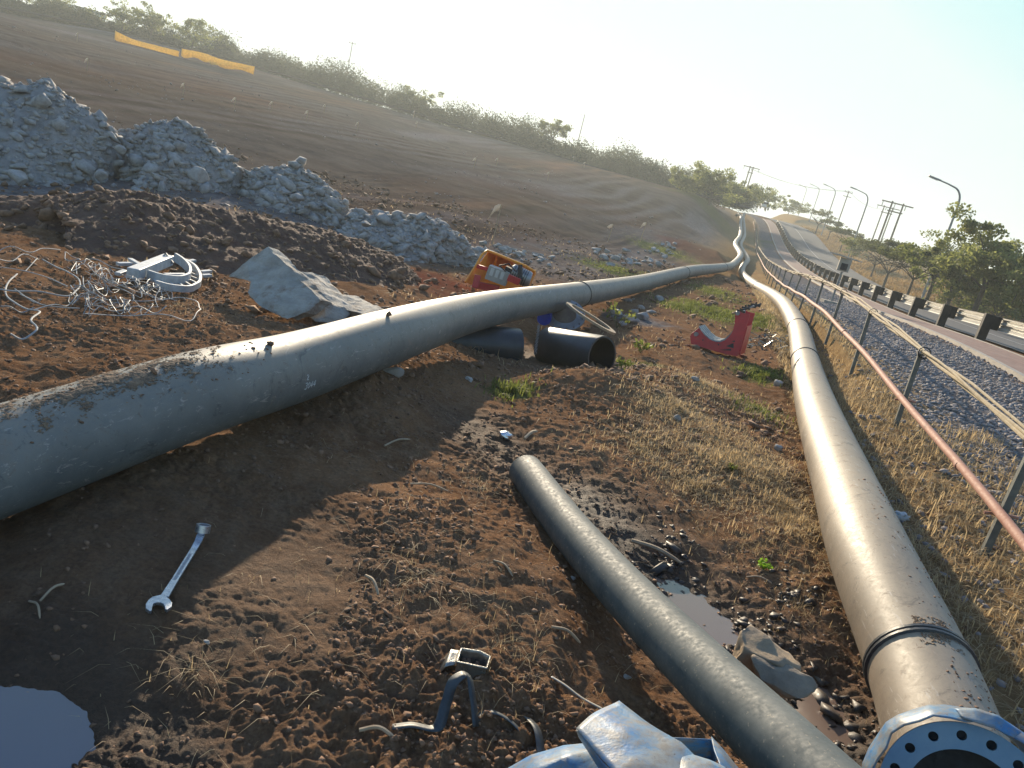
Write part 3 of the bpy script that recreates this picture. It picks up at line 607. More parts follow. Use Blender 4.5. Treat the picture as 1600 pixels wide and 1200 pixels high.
# the other blue sheet, folded over itself at the bottom of the view
bs = thing("folded_sheet", atd(1000, 1240, 1.85), "muddy blue plastic sheet folded with a raised square corner beside the spanner pipe end", "plastic sheet")
cloth([[atd(902, 1139, 1.86), atd(935, 1118, 1.94), atd(965, 1097, 2.02)], [atd(930, 1175, 1.78), atd(975, 1150, 1.84), atd(1012, 1130, 1.92)], [atd(965, 1215, 1.70), atd(1010, 1190, 1.76), atd(1065, 1163, 1.84)], [atd(1010, 1270, 1.64), atd(1060, 1240, 1.68), atd(1120, 1220, 1.74)]], M_SHEET, "square_flap", 6, bs, .006, 11)
cloth([[atd(902, 1139, 1.862), atd(965, 1215, 1.702), atd(1010, 1270, 1.64)], [atd(905, 1150, 1.89), atd(955, 1225, 1.77), atd(1000, 1290, 1.7)]], M_SHEET, "flap_edge", 4, bs, .002, 12)
cloth([[atd(760, 1225, 1.98), atd(830, 1180, 1.97), atd(880, 1163, 1.97), atd(915, 1158, 1.98)], [atd(770, 1240, 1.9), atd(840, 1205, 1.84), atd(885, 1182, 1.85), atd(925, 1172, 1.9)], [atd(800, 1280, 1.80), atd(850, 1250, 1.78), atd(920, 1240, 1.78), atd(975, 1230, 1.80)]], M_SHEET, "rolled_edge", 5, bs, .006, 13)
cloth([[atd(1030, 1165, 1.95), atd(1040, 1151, 2.0), atd(1112, 1153, 2.02), atd(1122, 1160, 1.98)], [atd(1060, 1195, 2.0), atd(1075, 1185, 2.1), atd(1110, 1185, 2.1), atd(1120, 1190, 2.0)], [atd(1090, 1225, 1.84), atd(1100, 1215, 1.95), atd(1125, 1215, 1.95), atd(1135, 1220, 1.9)]], M_SHEET, "pocket_fold", 5, bs, .003, 14)
cloth([[atd(1112, 1153, 2.02), atd(1130, 1172, 1.96), atd(1165, 1215, 1.9)], [atd(1117, 1175, 1.93), atd(1126, 1200, 1.86), atd(1140, 1235, 1.8)]], M_SHEET, "side_fold", 4, bs, .003, 15)
cloth([[atd(1015, 1140, 1.92), atd(1060, 1175, 1.82), atd(1110, 1190, 1.79), atd(1135, 1200, 1.8)], [atd(1040, 1230, 1.72), atd(1080, 1230, 1.70), atd(1120, 1235, 1.69), atd(1160, 1240, 1.70)]], M_SHEET, "front_fold", 5, bs, .006, 16)
bs['label'] = "crumpled muddy blue plastic sheet with a raised square flap, lying beside the slim pipe"
# ================================================================== SLIM PIPE IN FRONT
SPP = np.array([atd(822, 737, 4.55), atd(905, 845, 3.65), atd(1010, 960, 2.95), atd(1115, 1065, 2.45), atd(1225, 1172, 2.08), atd(1330, 1275, 1.82)])
SPP = smooth_path(SPP, 8); sp = thing("slim_pipe", SPP[0]-[0, 0, .1], "slim slate blue pipe lying open ended on the mud in front", "pipe")
sd = SPP[1]-SPP[0]; sd /= np.linalg.norm(sd)
MB().tube(SPP, .103, 36, False).build("pipe_wall", M_SMALL, sp, True); MB().ring(SPP[0]+sd*.004, sd, .1035, .090, .012, 36).build("cut_end", M_SMALL, sp)
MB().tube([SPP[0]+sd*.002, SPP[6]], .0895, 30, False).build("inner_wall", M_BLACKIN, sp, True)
o = mud(sp, SPP, *frames(SPP)[1:], 0, 40, -.9, .7, 500, .0035, "mud_crumbs", M_CLOD, .103)
# ================================================================== SPANNER
def spanner():
    a = at(246, 962); b = at(318, 838); a[2] = max(a[2], float(Hfull(a[0], a[1])[0]))+.02; b[2] = float(Hfull(b[0], b[1])[0])+.02
    d = b-a; Lg = np.linalg.norm(d); ex = d/Lg; ez = np.array([0, 0, 1.])-ex*ex[2]; ez /= np.linalg.norm(ez); ey = np.cross(ez, ex)
    W = lambda x, y, z=0: a+ex*x+ey*y+ez*z
    root = thing("spanner", (a+b)/2, "chrome combination spanner lying on the dark soil", "spanner")
    out = []                                      # open jaw, an outline with a notch, tilted 15 degrees
    pts = [(.055, .013), (.045, .022), (.028, .033), (.005, .039), (-.018, .037), (-.034, .024), (-.030, .019), (-.012, .019), (.006, .017), (.014, .008), (.014, -.004), (.006, -.013), (-.010, -.018), (-.022, -.020), (-.026, -.026), (-.010, -.038), (.010, -.039), (.030, -.031), (.045, -.020), (.055, -.013)]
    ca, sa = math.cos(R(15)), math.sin(R(15)); P = [(x*ca-y*sa if x < .05 else x, x*sa+y*ca if x < .05 else y) for x, y in pts]; n = len(P)
    mb = MB(); base = 0; mb.v = [tuple(W(x, y, .006)) for x, y in P]+[tuple(W(x, y, -.006)) for x, y in P]; mb.f = [tuple(range(n)), tuple(range(2*n-1, n-1, -1))]+[(i, (i+1) % n, n+(i+1) % n, n+i) for i in range(n)]
    mb.build("open_jaw", M_STEEL, root, False, .0015)
    st = MB(); L1 = Lg-.045; st.v = []; prof = [(.05, .0135, 0), (.16, .0115, 0), (L1-.08, .0115, 0), (L1-.03, .0125, .004), (L1, .014, .018)]
    for x, hw, z in prof: st.v += [tuple(W(x, -hw, z-.005)), tuple(W(x, hw, z-.005)), tuple(W(x, hw, z+.0052)), tuple(W(x, -hw, z+.0052))]
    for i in range(len(prof)-1):
        for k in range(4): st.f.append((4*i+k, 4*i+(k+1) % 4, 4*i+4+(k+1) % 4, 4*i+4+k))
    st.f += [(0, 1, 2, 3), (16, 17, 18, 19)]; st.build("shank", M_STEEL, root, False, .002)
    gr = MB(); gr.bar(W(.15, 0, .0052), W(L1-.12, 0, .0052), .010, .0012, ez); gr.build("stamped_recess", simple("recessed_steel", (.30, .33, .38), (.2, .22, .26), 90, .45, .8), root)
    ring = MB(); c = W(L1+.018, 0, .034); t1 = (ez+ex*.35); t1 /= np.linalg.norm(t1); ring.ring(c, t1, .027, .020, .030, 28); ring.build("ring_end", M_STEEL, root, True, .001)
spanner()
# ================================================================== SHORT BLACK SECTIONS UNDER THE LEFT PIPE
def short_pipe(name, a, b, r, label):
    a = np.array(a); b = np.array(b); d = (b-a)/np.linalg.norm(b-a); root = thing(name, (a+b)/2-[0, 0, r], label, "pipe")
    mb = MB(); mb.tube([a, a+d*.01, b-d*.01, b], [r*.99, r, r, r*.99], 44, False); mb.build("pipe_wall", M_BLACK, root, True)
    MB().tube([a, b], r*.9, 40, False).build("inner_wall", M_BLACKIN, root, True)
    for p, s in ((a, 1), (b, -1)): MB().ring(p+d*s*.0035, d, r*.992, r*.899, .006, 44).build("cut_end", M_BLACK, root)
short_pipe("short_pipe", atd(856, 541, 9.3), atd(941, 557, 8.65), .235, "short black pipe offcut sitting in the hollow, its open end facing the mound")
short_pipe("short_pipe", atd(655, 530, 8.5), atd(808, 543, 8.9), .225, "black pipe offcut half hidden in the shade beneath the raised grey pipe")
ch = thing("metal_chain", atd(838, 525, 8.8), "thin pale chain hanging between the two black pipe offcuts", "chain"); mb = MB()
for k in range(16):
    p = atd(842-6*k/16*1.0, 508+46*k/16, 8.55); u = np.array([.012, 0, .0]) if k % 2 else np.array([0, .012, 0]); z = np.array([0, 0, .02]); mb.tube([p-z, p-z*.5+u, p+z*.5+u, p+z, p+z*.5-u, p-z*.5-u, p-z], .004, 5, False)
mb.build("chain_links", M_GREY, ch)
# blind flange plate, a thin ring on edge and a blue cap behind them
pc = np.array(atd(882, 492, 11.0)); pa = np.array([-.1, -.62, .78]); r1 = thing("flange_plate", pc-[0, 0, .15], "round steel flange plate with bolt holes leaning under the grey pipe", "flange"); flange_mesh(pc, pa, .30, .17, .025, 16, .265, .014, M_GREY, r1); MB().disc(pc, pa/np.linalg.norm(pa), .172, .018, 40).build("rusty_center_plate", simple("rusty_plate", (.20, .15, .11), (.12, .08, .06), 10, .8), r1)
hc = np.array(atd(923, 497, 10.6)); r2 = thing("steel_ring", hc-[0, 0, .2], "thin pale steel ring leaning nearly edge on beside the flange plate", "ring")
qa, qb = atd(898, 482, 10.9), atd(946, 520, 10.3); ln = (np.array(qb)-qa); mb = MB(); exr = ln/np.linalg.norm(ln); up_ = ray(922, 500)+np.array([0, 0, .10]); up_ -= exr*(up_@exr); up_ /= np.linalg.norm(up_); rr_ = np.linalg.norm(ln)/2
mb.ring(hc, np.cross(exr, up_), rr_, rr_*.80, .03, 40); mb.build("ring_body", M_BONE, r2, True)
cp = np.array(atd(851, 494, 10.9)); o = MB().tube([cp-[.0, .1, .02], cp, cp+[0.03, .10, .03]], [.10, .105, .07], 24).build("blue_plastic_cap", simple("bright_blue_plastic", (.01, .06, .55), (.01, .04, .38), 6, .4), None, True); tag(o, "bright blue plastic lump beside the round flange plate", "plastic piece")
# ================================================================== RED PIPE CLAMP
def red_clamp():
    D = 11.3; Z = lambda x, y, d=D: (1050+x/8, 450+y/8, d)
    out = [(225, 600), (255, 560), (330, 500), (365, 540), (410, 600), (470, 650), (540, 678), (600, 680), (660, 655), (720, 600), (760, 540), (785, 440), (790, 300), (830, 280), (875, 310), (972, 335), (930, 470), (905, 560), (855, 740), (820, 855), (700, 835), (500, 780), (240, 700)]
    g = at(1135, 556); root = thing("pipe_clamp", np.array(atd(*Z(560, 790)))-[0, 0, .05], "red L shaped pipe fusion clamp standing on weedy soil", "pipe clamp")
    back = np.array([.18, .40, 0.]); bk = back/np.linalg.norm(back)
    def sideplate(off, nm):
        P = [np.array(atd(*Z(x, y)))+off for x, y in out]; mb = plate(P, .018, None, bk); return mb.build(nm, M_RED, root, False, .002)
    # main plates with a window are made of the outline plus ribs; cut-outs and bolt holes are dark plates, shade put into their colour
    sideplate(np.zeros(3), "side_plate"); sideplate(back, "side_plate")
    P = lambda x, y, k=0.: np.array(atd(*Z(x, y)))+back*k
    def web(p, q, th, nm, m=M_RED, k0=.04, k1=.96):
        a, b, c, d = P(*p, k0), P(*q, k0), P(*q, k1), P(*p, k1); nrm = np.cross(b-a, d-a); nrm = nrm/np.linalg.norm(nrm)*th; mb = MB(); mb.add([a, b, c, d, a+nrm, b+nrm, c+nrm, d+nrm], [(0, 1, 2, 3), (7, 6, 5, 4), (0, 1, 5, 4), (1, 2, 6, 5), (2, 3, 7, 6), (3, 0, 4, 7)]); return mb.build(nm, m, root)
    web((930, 480), (830, 840), .015, "end_web"); web((240, 690), (800, 840), .012, "base_web"); web((235, 610), (250, 690), .012, "end_web")
    M_LINER = simple("grey_clamp_liner", (.30, .31, .31), (.16, .17, .18), 20, .45, .5)
    arc = [(330, 500), (410, 600), (470, 650), (540, 678), (600, 680), (660, 655), (720, 600), (760, 545)]
    for k in (.06, .30, .54, .78):                # half-shell inserts between the plates
        pts = [P(x, y-8, k+.07) for x, y in arc]; mb = MB(); A = [P(x, y-3, k) for x, y in arc]; B = [P(x, y-3, k+.15) for x, y in arc]; A2 = [P(x, y-24, k) for x, y in arc]; B2 = [P(x, y-24, k+.15) for x, y in arc]; n = len(arc)
        mb.v = [tuple(p) for p in A+B+B2+A2]; mb.f = [(r_*n+i, r_*n+i+1, ((r_+1) % 4)*n+i+1, ((r_+1) % 4)*n+i) for r_ in range(4) for i in range(n-1)]+[(0, n, 2*n, 3*n), (n-1, 2*n-1, 3*n-1, 4*n-1)]; mb.build("clamp_liner", M_LINER, root, False)
    for (x, y) in ((820, 315), (300, 578)):
        c = P(x, y); e = MB().tube([c-bk*.02, c-bk*.003, c+back+bk*.03], [.030, .034, .034], 20).build("hinge_pin", M_GREY, root, True)
    for (x, y, w_, h_) in ((735, 720, 60, 34), (770, 665, 26, 12), (680, 772, 100, 12)):
        q = [P(x-w_, y+h_*.2), P(x+w_*.6, y-h_), P(x+w_*.6, y+h_)]; q = [p-bk*.0025 for p in q]; mb = MB(); mb.add(q+[p-bk*.001 for p in q], [(0, 1, 2), (5, 4, 3), (0, 1, 4, 3), (1, 2, 5, 4), (2, 0, 3, 5)]); mb.build("painted_cutout", M_DARK, root)
    for (x, y) in ((385, 650), (580, 708)): MB().tube([P(x, y)-bk*.004, P(x, y)+bk*.01], .012, 12).build("painted_bolt_hole", M_DARK, root)
    mb = MB(); top = [(850, 290, .1), (900, 255, .3), (960, 235, .5), (1000, 225, .8)]
    for i, (x, y, k) in enumerate(top): mb.bar(P(x-30, y-10, k-.1), P(x+35, y+15, k+.15), .035, .03); mb.tube([P(x, y+25, k), P(x, y-35, k)], .014, 8)
    mb.tube([P(880, 270, 0), P(1040, 215, 1.05)], .016, 10); mb.build("latch_screws", M_DARK, root)
    for k in (.3, .7): MB().bar(P(870, 275, k), P(1000, 230, k+.1), .02, .02).build("steel_latch", M_GREY, root)
red_clamp()
dp = thing("scrap_heap", at(1205, 538), "heap of black plastic shavings between the red clamp and the pipe", "scrap"); mb = MB()
for k in range(70):
    p = at(RNG.uniform(1172, 1228), RNG.uniform(530, 548))+[0, 0, RNG.uniform(.0, .12)]; q = p+RNG.normal(size=3)*[.12, .10, .05]; r_ = q+RNG.normal(size=3)*[.08, .05, .04]; 
    for s_ in (0,): mb.bar(p, q, RNG.uniform(.01, .035), .006); mb.bar(q, r_, RNG.uniform(.01, .03), .006)
mb.build("plastic_shavings", M_BLACK, dp)["kind"] = "stuff"
# ================================================================== ORANGE BOX WITH HYDRAULIC UNIT
def orange_unit():
    g = at(776, 448); D = 12.4; Q = lambda x, y, d=D: np.array(atd(x, y, d))
    root = thing("orange_tub", Q(775, 446)-[0, 0, .1], "open orange plastic tub tipped on its side on the soil", "tub")
    A, B, Cc, Dd = Q(726, 441), Q(746, 449, 12.2), Q(779, 398, 13.0), Q(761, 391, 12.8)     # left wall
    E_, Fp = Q(836, 424, 13.0), Q(822, 452, 12.6); G_ = Q(760, 455, 12.5); 
    def slab(P, th, nm, n=None):
        P = [np.array(p) for p in P]; nr = np.cross(P[1]-P[0], P[2]-P[0]); nr = nr/np.linalg.norm(nr)*th; k = len(P); mb = MB(); mb.add(P+[p+nr for p in P], [tuple(range(k)), tuple(range(2*k-1, k-1, -1))]+[(i, (i+1) % k, k+(i+1) % k, k+i) for i in range(k)]); return mb.build(nm, M_ORANGE, root, False, .01)
    slab([Q(727, 441, 12.2), Q(748, 450, 12.6), Q(776, 400, 13.2), Q(762, 393, 12.6)], .02, "side_wall")
    slab([Q(748, 450, 12.6), Q(822, 462, 12.9), Q(838, 427, 13.3), Q(776, 400, 13.2)], .02, "tub_floor")
    slab([Q(762, 392, 12.5), Q(778, 397, 13.2), Q(838, 424, 13.3), Q(818, 414, 12.5)], .02, "top_wall")
    mb = MB(); rim = [Q(727, 441, 12.15), Q(744, 415, 12.3), Q(753, 398, 12.4), Q(761, 391.5, 12.5), Q(776, 397, 12.5), Q(800, 407, 12.5), Q(820, 415, 12.5), Q(835, 424, 12.6), Q(833, 429, 12.7)]; mb.tube(rim, .022, 8); mb.build("rolled_rim", M_ORANGE, root, True)
    for x in (776, 800): MB().bar(Q(x, 402+(x-776)*.45, 12.7), Q(x-6, 424+(x-776)*.2, 12.95), .03, .03).build("moulded_rib", M_ORANGE, root)
    mach = thing("hydraulic_unit", Q(785, 440, 12.0)-[0, 0, .2], "small grey and red hydraulic power unit lying against the orange tub", "hydraulic unit")
    def bx(p, q, w_, h_, nm, m, bv=.006, up=(0, 0, 1)): return MB().bar(p, q, w_, h_, up).build(nm, m, mach, False, bv)
    bx(Q(762, 424, 12.1), Q(794, 436, 12.1), .22, .22, "control_box", simple("pale_control_box", (.42, .40, .36), (.3, .29, .26), 9, .5))
    lab = simple("pale_sticker", (.6, .6, .56), (.5, .5, .47), 9, .5)
    for k in range(3): MB().bar(Q(766+8*k, 424+2.9*k, 11.98), Q(771+8*k, 425.8+2.9*k, 11.98), .01, .12).build("sticker", lab, mach)
    bx(Q(745, 445, 12.1), Q(780, 452, 12.1), .16, .10, "red_frame", M_RED); bx(Q(746, 416, 12.3), Q(763, 421, 12.2), .06, .06, "red_handle", M_RED); bx(Q(747, 430, 12.0), Q(742, 450, 12.0), .07, .1, "red_leg", M_RED)
    bx(Q(794, 433, 11.9), Q(812, 441, 11.9), .09, .10, "red_valve", M_RED)
    MB().tube([Q(798, 424, 12.2), Q(800, 424.8, 12.2), Q(826, 437, 12.2), Q(829, 438, 12.2)], [.10, .13, .13, .11], 22).build("motor", M_GREY, mach, True)
    mb = MB()
    for k in range(7): mb.ring(Q(803+3.2*k, 426+1.5*k, 12.2), Q(826, 437, 12.2)-Q(800, 424.8, 12.2), .142, .12, .008, 20)
    mb.build("cooling_fins", M_DARK, mach); MB().tube([Q(813, 436, 12.0), Q(813, 414, 12.0)], .035, 12).build("filler_neck", M_DARK, mach, True); bx(Q(790, 419, 12.1), Q(800, 424, 12.1), .13, .08, "pump_block", M_DARK)
    MB().tube([Q(790, 424, 11.9), Q(780, 415, 11.95), Q(795, 412, 12.0), Q(806, 424, 11.9)], .012, 7).build("hose", M_DARK, mach, True)
orange_unit()
# ================================================================== CONCRETE SLABS
def slab(pts, th, back, label, seed):
    P = [np.array(atd(*p)) for p in pts]; mb = plate(P, th, None, back); c = sum(P)/len(P); o = mb.build("concrete_slab", M_CONC)
    bm = bmesh.new(); bm.from_mesh(o.data); bmesh.ops.triangulate(bm, faces=bm.faces); bmesh.ops.subdivide_edges(bm, edges=bm.edges, cuts=3, use_grid_fill=True); bmesh.ops.subdivide_edges(bm, edges=bm.edges, cuts=3, use_grid_fill=True)
    bm.normal_update()
    for v in bm.verts: 
        n_ = mnoise.fractal(v.co*5+Vector((seed, 0, 0)), 1, 2, 5); v.co += v.normal*n_*.018+Vector((mnoise.noise(v.co*9), mnoise.noise(v.co*9+Vector((5, 0, 0))), mnoise.noise(v.co*9+Vector((9, 0, 0)))))*.014
    bm.to_mesh(o.data); bm.free(); tag(o, label, "concrete slab"); 
    return o
slab([(418, 386, 7.35), (451, 418, 7.15), (503, 470, 6.85), (478, 488, 6.75), (448, 500, 6.7), (405, 478, 6.75), (388, 456, 6.95), (392, 440, 7.05), (360, 432, 7.25), (385, 407, 7.3)], .13, (.45, .8, -.1), "broken concrete slab tipped up on its corner, tallest of the concrete pieces", 1)
slab([(472, 425, 7.7), (486, 424, 7.75), (512, 450, 7.55), (535, 480, 7.2), (510, 494, 6.95), (492, 500, 6.85), (478, 488, 6.95), (500, 468, 7.1)], .16, (.6, .7, -.2), "broken concrete slab wedged behind the tipped slab", 2)
slab([(522, 458, 8.0), (555, 462, 8.0), (600, 482, 7.6), (572, 492, 7.2), (537, 484, 7.2)], .12, (.2, .6, -.7), "flat concrete slab half buried beside the raised grey pipe", 3)
# ================================================================== CABLES AND CURVED TRUNKING
def gcurve(zs, r_, m, name, label, cat, group=None, lift=.03, sc=4.571, oy=380, hump=.05, seed=0):
    P = np.array([at(x/sc, oy+y/sc) for x, y in zs]); 
    for i in range(len(P)): P[i][2] = float(Hfull(P[i][0], P[i][1])[0])+lift+hump*abs(math.sin(i*1.7+seed))
    P = smooth_path(P, 6); o = MB().tube(P, r_, 6).build(name, m, None, True); return tag(o, label, cat, group)
GW = "loose wires tangled on the soil"
wires = [[(-60, 95), (100, 85), (180, 95), (300, 85), (430, 80)], [(460, 110), (490, 150), (540, 165), (500, 110), (465, 112)], [(120, 262), (60, 310), (40, 390), (90, 460), (200, 515), (265, 540), (215, 620), (240, 690), (150, 700), (70, 695)],
 [(180, 210), (260, 150), (262, 125), (200, 120), (60, 150), (-40, 155)], [(-40, 210), (150, 210), (300, 260), (480, 340)], [(300, 150), (380, 180), (480, 240), (550, 280), (570, 320), (540, 370), (460, 410), (250, 395), (100, 380), (-30, 380)],
 [(545, 250), (540, 190), (580, 145), (660, 160), (800, 200), (880, 230), (940, 290)], [(590, 280), (600, 340), (650, 400), (660, 340), (620, 300)], [(650, 400), (760, 440), (850, 465), (1000, 465), (1120, 450), (1200, 438), (1290, 430), (1370, 445), (1420, 490), (1400, 560), (1330, 595), (1200, 575), (900, 550), (600, 560)],
 [(230, 515), (380, 495), (480, 470), (540, 440), (550, 400), (500, 350)], [(140, 400), (220, 450), (300, 480), (400, 500), (560, 530)], [(100, 390), (260, 440), (290, 460), (270, 430)], [(0, 510), (60, 520), (150, 520), (240, 515)],
 [(620, 190), (700, 270), (800, 330), (900, 370), (950, 440), (945, 470)], [(700, 200), (760, 270), (840, 330), (960, 370), (1080, 420), (1160, 450)], [(600, 490), (700, 510), (800, 530), (900, 540), (860, 510), (980, 515), (1100, 530), (1180, 520)]]
wl = ["grey wire with its end lying on the crest of the tangle", "little wire ring standing behind the tangle", "looped pale wire whose tail trails down towards the raised pipe"]
for i, z in enumerate(wires):
    gcurve(z, .006 if i in (2, 5) else .004, M_WIRE, "loose_wire", wl[i] if i < 3 else "thin grey wire curving through the tangle on the brown soil", "wire", GW, .03, hump=.035, seed=i)
tg = thing("wire_tangle", at(180, 470), "dense nest of thin twisted wires between the loose loops and the curved trunking", "wires"); mb = MB()
for k in range(46):
    cx, cy_ = RNG.uniform(560, 1150), RNG.uniform(210, 540); cy_ = max(cy_, 200+(cx-560)*.35); a = RNG.uniform(-.2, .7); zs = []
    for q in range(7): zs.append((cx+(q-3)*RNG.uniform(15, 45)*math.cos(a)+RNG.normal()*18, cy_+(q-3)*RNG.uniform(10, 30)*math.sin(a)+RNG.normal()*14))
    P = np.array([at(x/4.571, 380+y/4.571) for x, y in zs]); P[:, 2] += .03+RNG.uniform(0, .09, 7); mb.tube(smooth_path(P, 4), RNG.uniform(.002, .0032), 5)
mb.build("twisted_wires", M_WIRE, tg, True)["kind"] = "stuff"
def trunking():
    Z = lambda x, y, h=0.: at(x/4.571, 380+y/4.571, h); root = thing("curved_trunking", Z(1300, 300), "white curved plastic trunking with ribs lying by the wires", "trunking")
    inn = [(1245, 150), (1290, 180), (1335, 225), (1350, 270), (1325, 310), (1250, 325), (1150, 315), (1050, 285)]; outr = [(1320, 170), (1370, 200), (1410, 250), (1425, 300), (1395, 350), (1300, 372), (1200, 360), (1110, 335)]
    I = smooth_path([Z(*p) for p in inn], 5); O = smooth_path([Z(*p) for p in outr], 5); I[:, 2] += .05; O[:, 2] += .05
    for Pth, nm in ((I, "inner_wall"), (O, "outer_wall")):
        mb = MB(); n = len(Pth); w_ = .025; T = np.gradient(Pth, axis=0); T /= np.linalg.norm(T, axis=1)[:, None]; X = np.cross(T, [0, 0, 1.]); h_ = .075 if nm == "inner_wall" else .04
        for i in range(n): mb.v += [tuple(Pth[i]-X[i]*w_/2-[0, 0, .02]), tuple(Pth[i]+X[i]*w_/2-[0, 0, .02]), tuple(Pth[i]+X[i]*w_/2+[0, 0, h_]), tuple(Pth[i]-X[i]*w_/2+[0, 0, h_])]
        mb.f = [(4*i+k, 4*i+(k+1) % 4, 4*i+4+(k+1) % 4, 4*i+4+k) for i in range(n-1) for k in range(4)]+[(0, 1, 2, 3), (4*n-4, 4*n-3, 4*n-2, 4*n-1)]; mb.build(nm, M_WHITEP, root)
    for k in range(3, len(O)-2, 3): MB().bar(I[k], O[k], .018, .02).build("rib", M_WHITEP, root)
    b = thing("trunking_piece", Z(1050, 250), "straight grey box section lying against the curved trunking", "trunking"); MB().bar(Z(940, 290, .09), Z(1190, 205, .13), .11, .10).build("box_section", M_WHITEP, b, False, .008); MB().ring(Z(1170, 212, .125), np.array(Z(1190, 205, .13))-Z(940, 290, .09), .082, .06, .02, 4).build("end_collar", M_GREY, b)
    for (p, q) in (((835, 185), (930, 190)), ((925, 150), (1020, 215)), ((1430, 240), (1500, 240)), ((1440, 268), (1500, 270)), ((1170, 262), (1320, 268)), ((1325, 165), (1385, 162)), ((835, 260), (890, 245)), ((1200, 292), (1290, 296))):
        o = MB().bar(Z(*p, .05), Z(*q, .06), .05, .03).build("plastic_strip", M_WHITEP, None, False, .004); tag(o, "short pale plastic strip lying by the curved trunking", "strip", "plastic strips by the trunking")
trunking()
# ================================================================== SOIL BERM AND ROCK HEAPS
def ridge(name, px_pts, hts, wd, m, label, cat, seed, res=(150, 46), rough=.12, zb=None):
    """a long heap: crest points (pixel, metres away) with height over the ground"""
    P = np.array([atd(*p) for p in px_pts]); P = smooth_path(P, 10); n = len(P); hh = np.interp(np.linspace(0, 1, n), np.linspace(0, 1, len(wd)), wd)
    nu, nv = res; V = []; U_ = np.linspace(0, n-1.001, nu)
    C_ = np.array([P[int(u)]*(1-u % 1)+P[int(u)+1]*(u % 1) for u in U_]); W_ = np.interp(U_, range(n), hh); D_ = np.gradient(C_, axis=0)[:, :2]; D_ /= np.linalg.norm(D_, axis=1)[:, None]; N_ = np.stack([-D_[:, 1], D_[:, 0]], 1)
    v = np.linspace(-1.25, 1.25, nv); X = C_[:, None, 0]+N_[:, None, 0]*v[None]*W_[:, None]; Y = C_[:, None, 1]+N_[:, None, 1]*v[None]*W_[:, None]; x, y = X.ravel(), Y.ravel()
    G = Hbase(x, y).reshape(nu, nv); top = C_[:, 2]-Hbase(C_[:, 0], C_[:, 1]); endf = np.minimum(1, np.minimum(np.arange(nu), np.arange(nu)[::-1])/8.)**.7
    pr = np.clip(1-np.abs(v)**1.25, -.3, 1)[None]*np.maximum(top, .05)[:, None]*endf[:, None]
    nz = (fbm(x, y, .9, 5, seed, .6).reshape(nu, nv)*rough*2+np.abs(fbm(x, y, .11, 3, seed+9, .7)).reshape(nu, nv)*rough*.7+np.abs(fbm(x, y, .3, 3, seed+5)).reshape(nu, nv)*rough)*np.clip(1.2-np.abs(v)[None]*.6, .2, 1)
    Z = G+pr+nz*np.clip(top, .2, 1)[:, None]-.06; V = np.stack([X, Y, Z], -1).reshape(-1, 3); Fs = [(i*nv+j, i*nv+j+1, (i+1)*nv+j+1, (i+1)*nv+j) for i in range(nu-1) for j in range(nv-1)]
    root = thing(name, [C_[nu//2, 0], C_[nu//2, 1], float(G[nu//2, nv//2])], label, cat); nmesh("heap_body", V, np.array(Fs), m, root); return root, X, Y, Z, v
bz, X, Y, Z, v = ridge("soil_berm", [(-120, 330, 8.2), (0, 350, 8.6), (60, 305, 9.0), (150, 298, 9.3), (240, 303, 9.6), (330, 322, 10.0), (420, 338, 10.5), (500, 352, 11), (560, 372, 11.3), (610, 392, 11.6), (655, 425, 11.8)], None, [1.6, 1.9, 2.1, 2.1, 2.0, 1.9, 1.8, 1.7, 1.5, 1.2, .8], M_BERM, "long brown bank of dug soil in front of the grey rock heaps", "soil bank", 301, (480, 130), .13)
k = RNG.integers(0, X.size, 9000); lumps(np.stack([X.ravel()[k], Y.ravel()[k], Z.ravel()[k]-.02], 1), RNG.exponential(.012, 9000)+.006, M_CLOD, "loose_clods", bz)['kind'] = 'stuff'
heaps = [([(-150, 110, 13), (-60, 118, 13.3), (20, 126, 13.6), (75, 136, 13.8), (120, 160, 14), (165, 195, 14.2), (190, 222, 14.3)], [2.5, 2.6, 2.6, 2.3, 1.8, 1.3, .9], "tallest heap of grey crushed rock, cut off by the picture's edge", 311),
 ([(175, 215, 14.8), (215, 198, 15), (262, 190, 15.2), (300, 203, 15.3), (340, 235, 15.4), (375, 268, 15.4)], [1.1, 1.8, 2.2, 2.1, 1.7, 1.0], "grey crushed rock heap with a rounded peak, second in the row", 312),
 ([(375, 275, 15.6), (410, 262, 15.8), (455, 257, 16), (490, 275, 16), (520, 305, 16), (550, 325, 16)], [.8, 1.4, 1.7, 1.5, 1.1, .8], "grey crushed rock heap, third in the row, with a low peak", 313),
 ([(535, 325, 15.6), (590, 334, 15.8), (640, 336, 16), (680, 343, 16), (706, 358, 16), (722, 376, 15.8)], [.9, 1.3, 1.5, 1.4, 1.1, .7], "low flattened heap of grey crushed rock nearest the orange tub", 314)]
for pts, wd, lab, sd_ in heaps:
    hr, X, Y, Z, v = ridge("rock_heap", pts, None, wd, M_HEAP, lab, "rock heap", sd_, (120, 70), .11); n_ = 3600
    k = RNG.integers(0, X.size, n_); sz = np.minimum(RNG.exponential(.026, n_)+.012, .2); lumps(np.stack([X.ravel()[k], Y.ravel()[k], Z.ravel()[k]-.02], 1), sz, M_ROCK, "loose_stones", hr, 1, .65, .6)['kind'] = 'stuff'
def rocks_at(lst, name, lab, cat, grp, m=M_ROCK):
    for i, (px, py, s_) in enumerate(lst):
        p = at(px, py); o = boulder(name, p+[0, 0, s_*.25], (s_, s_*.85, s_*.6), m, 40+i+int(px)); tag(o, lab if isinstance(lab, str) else lab[i % len(lab)], cat, grp)
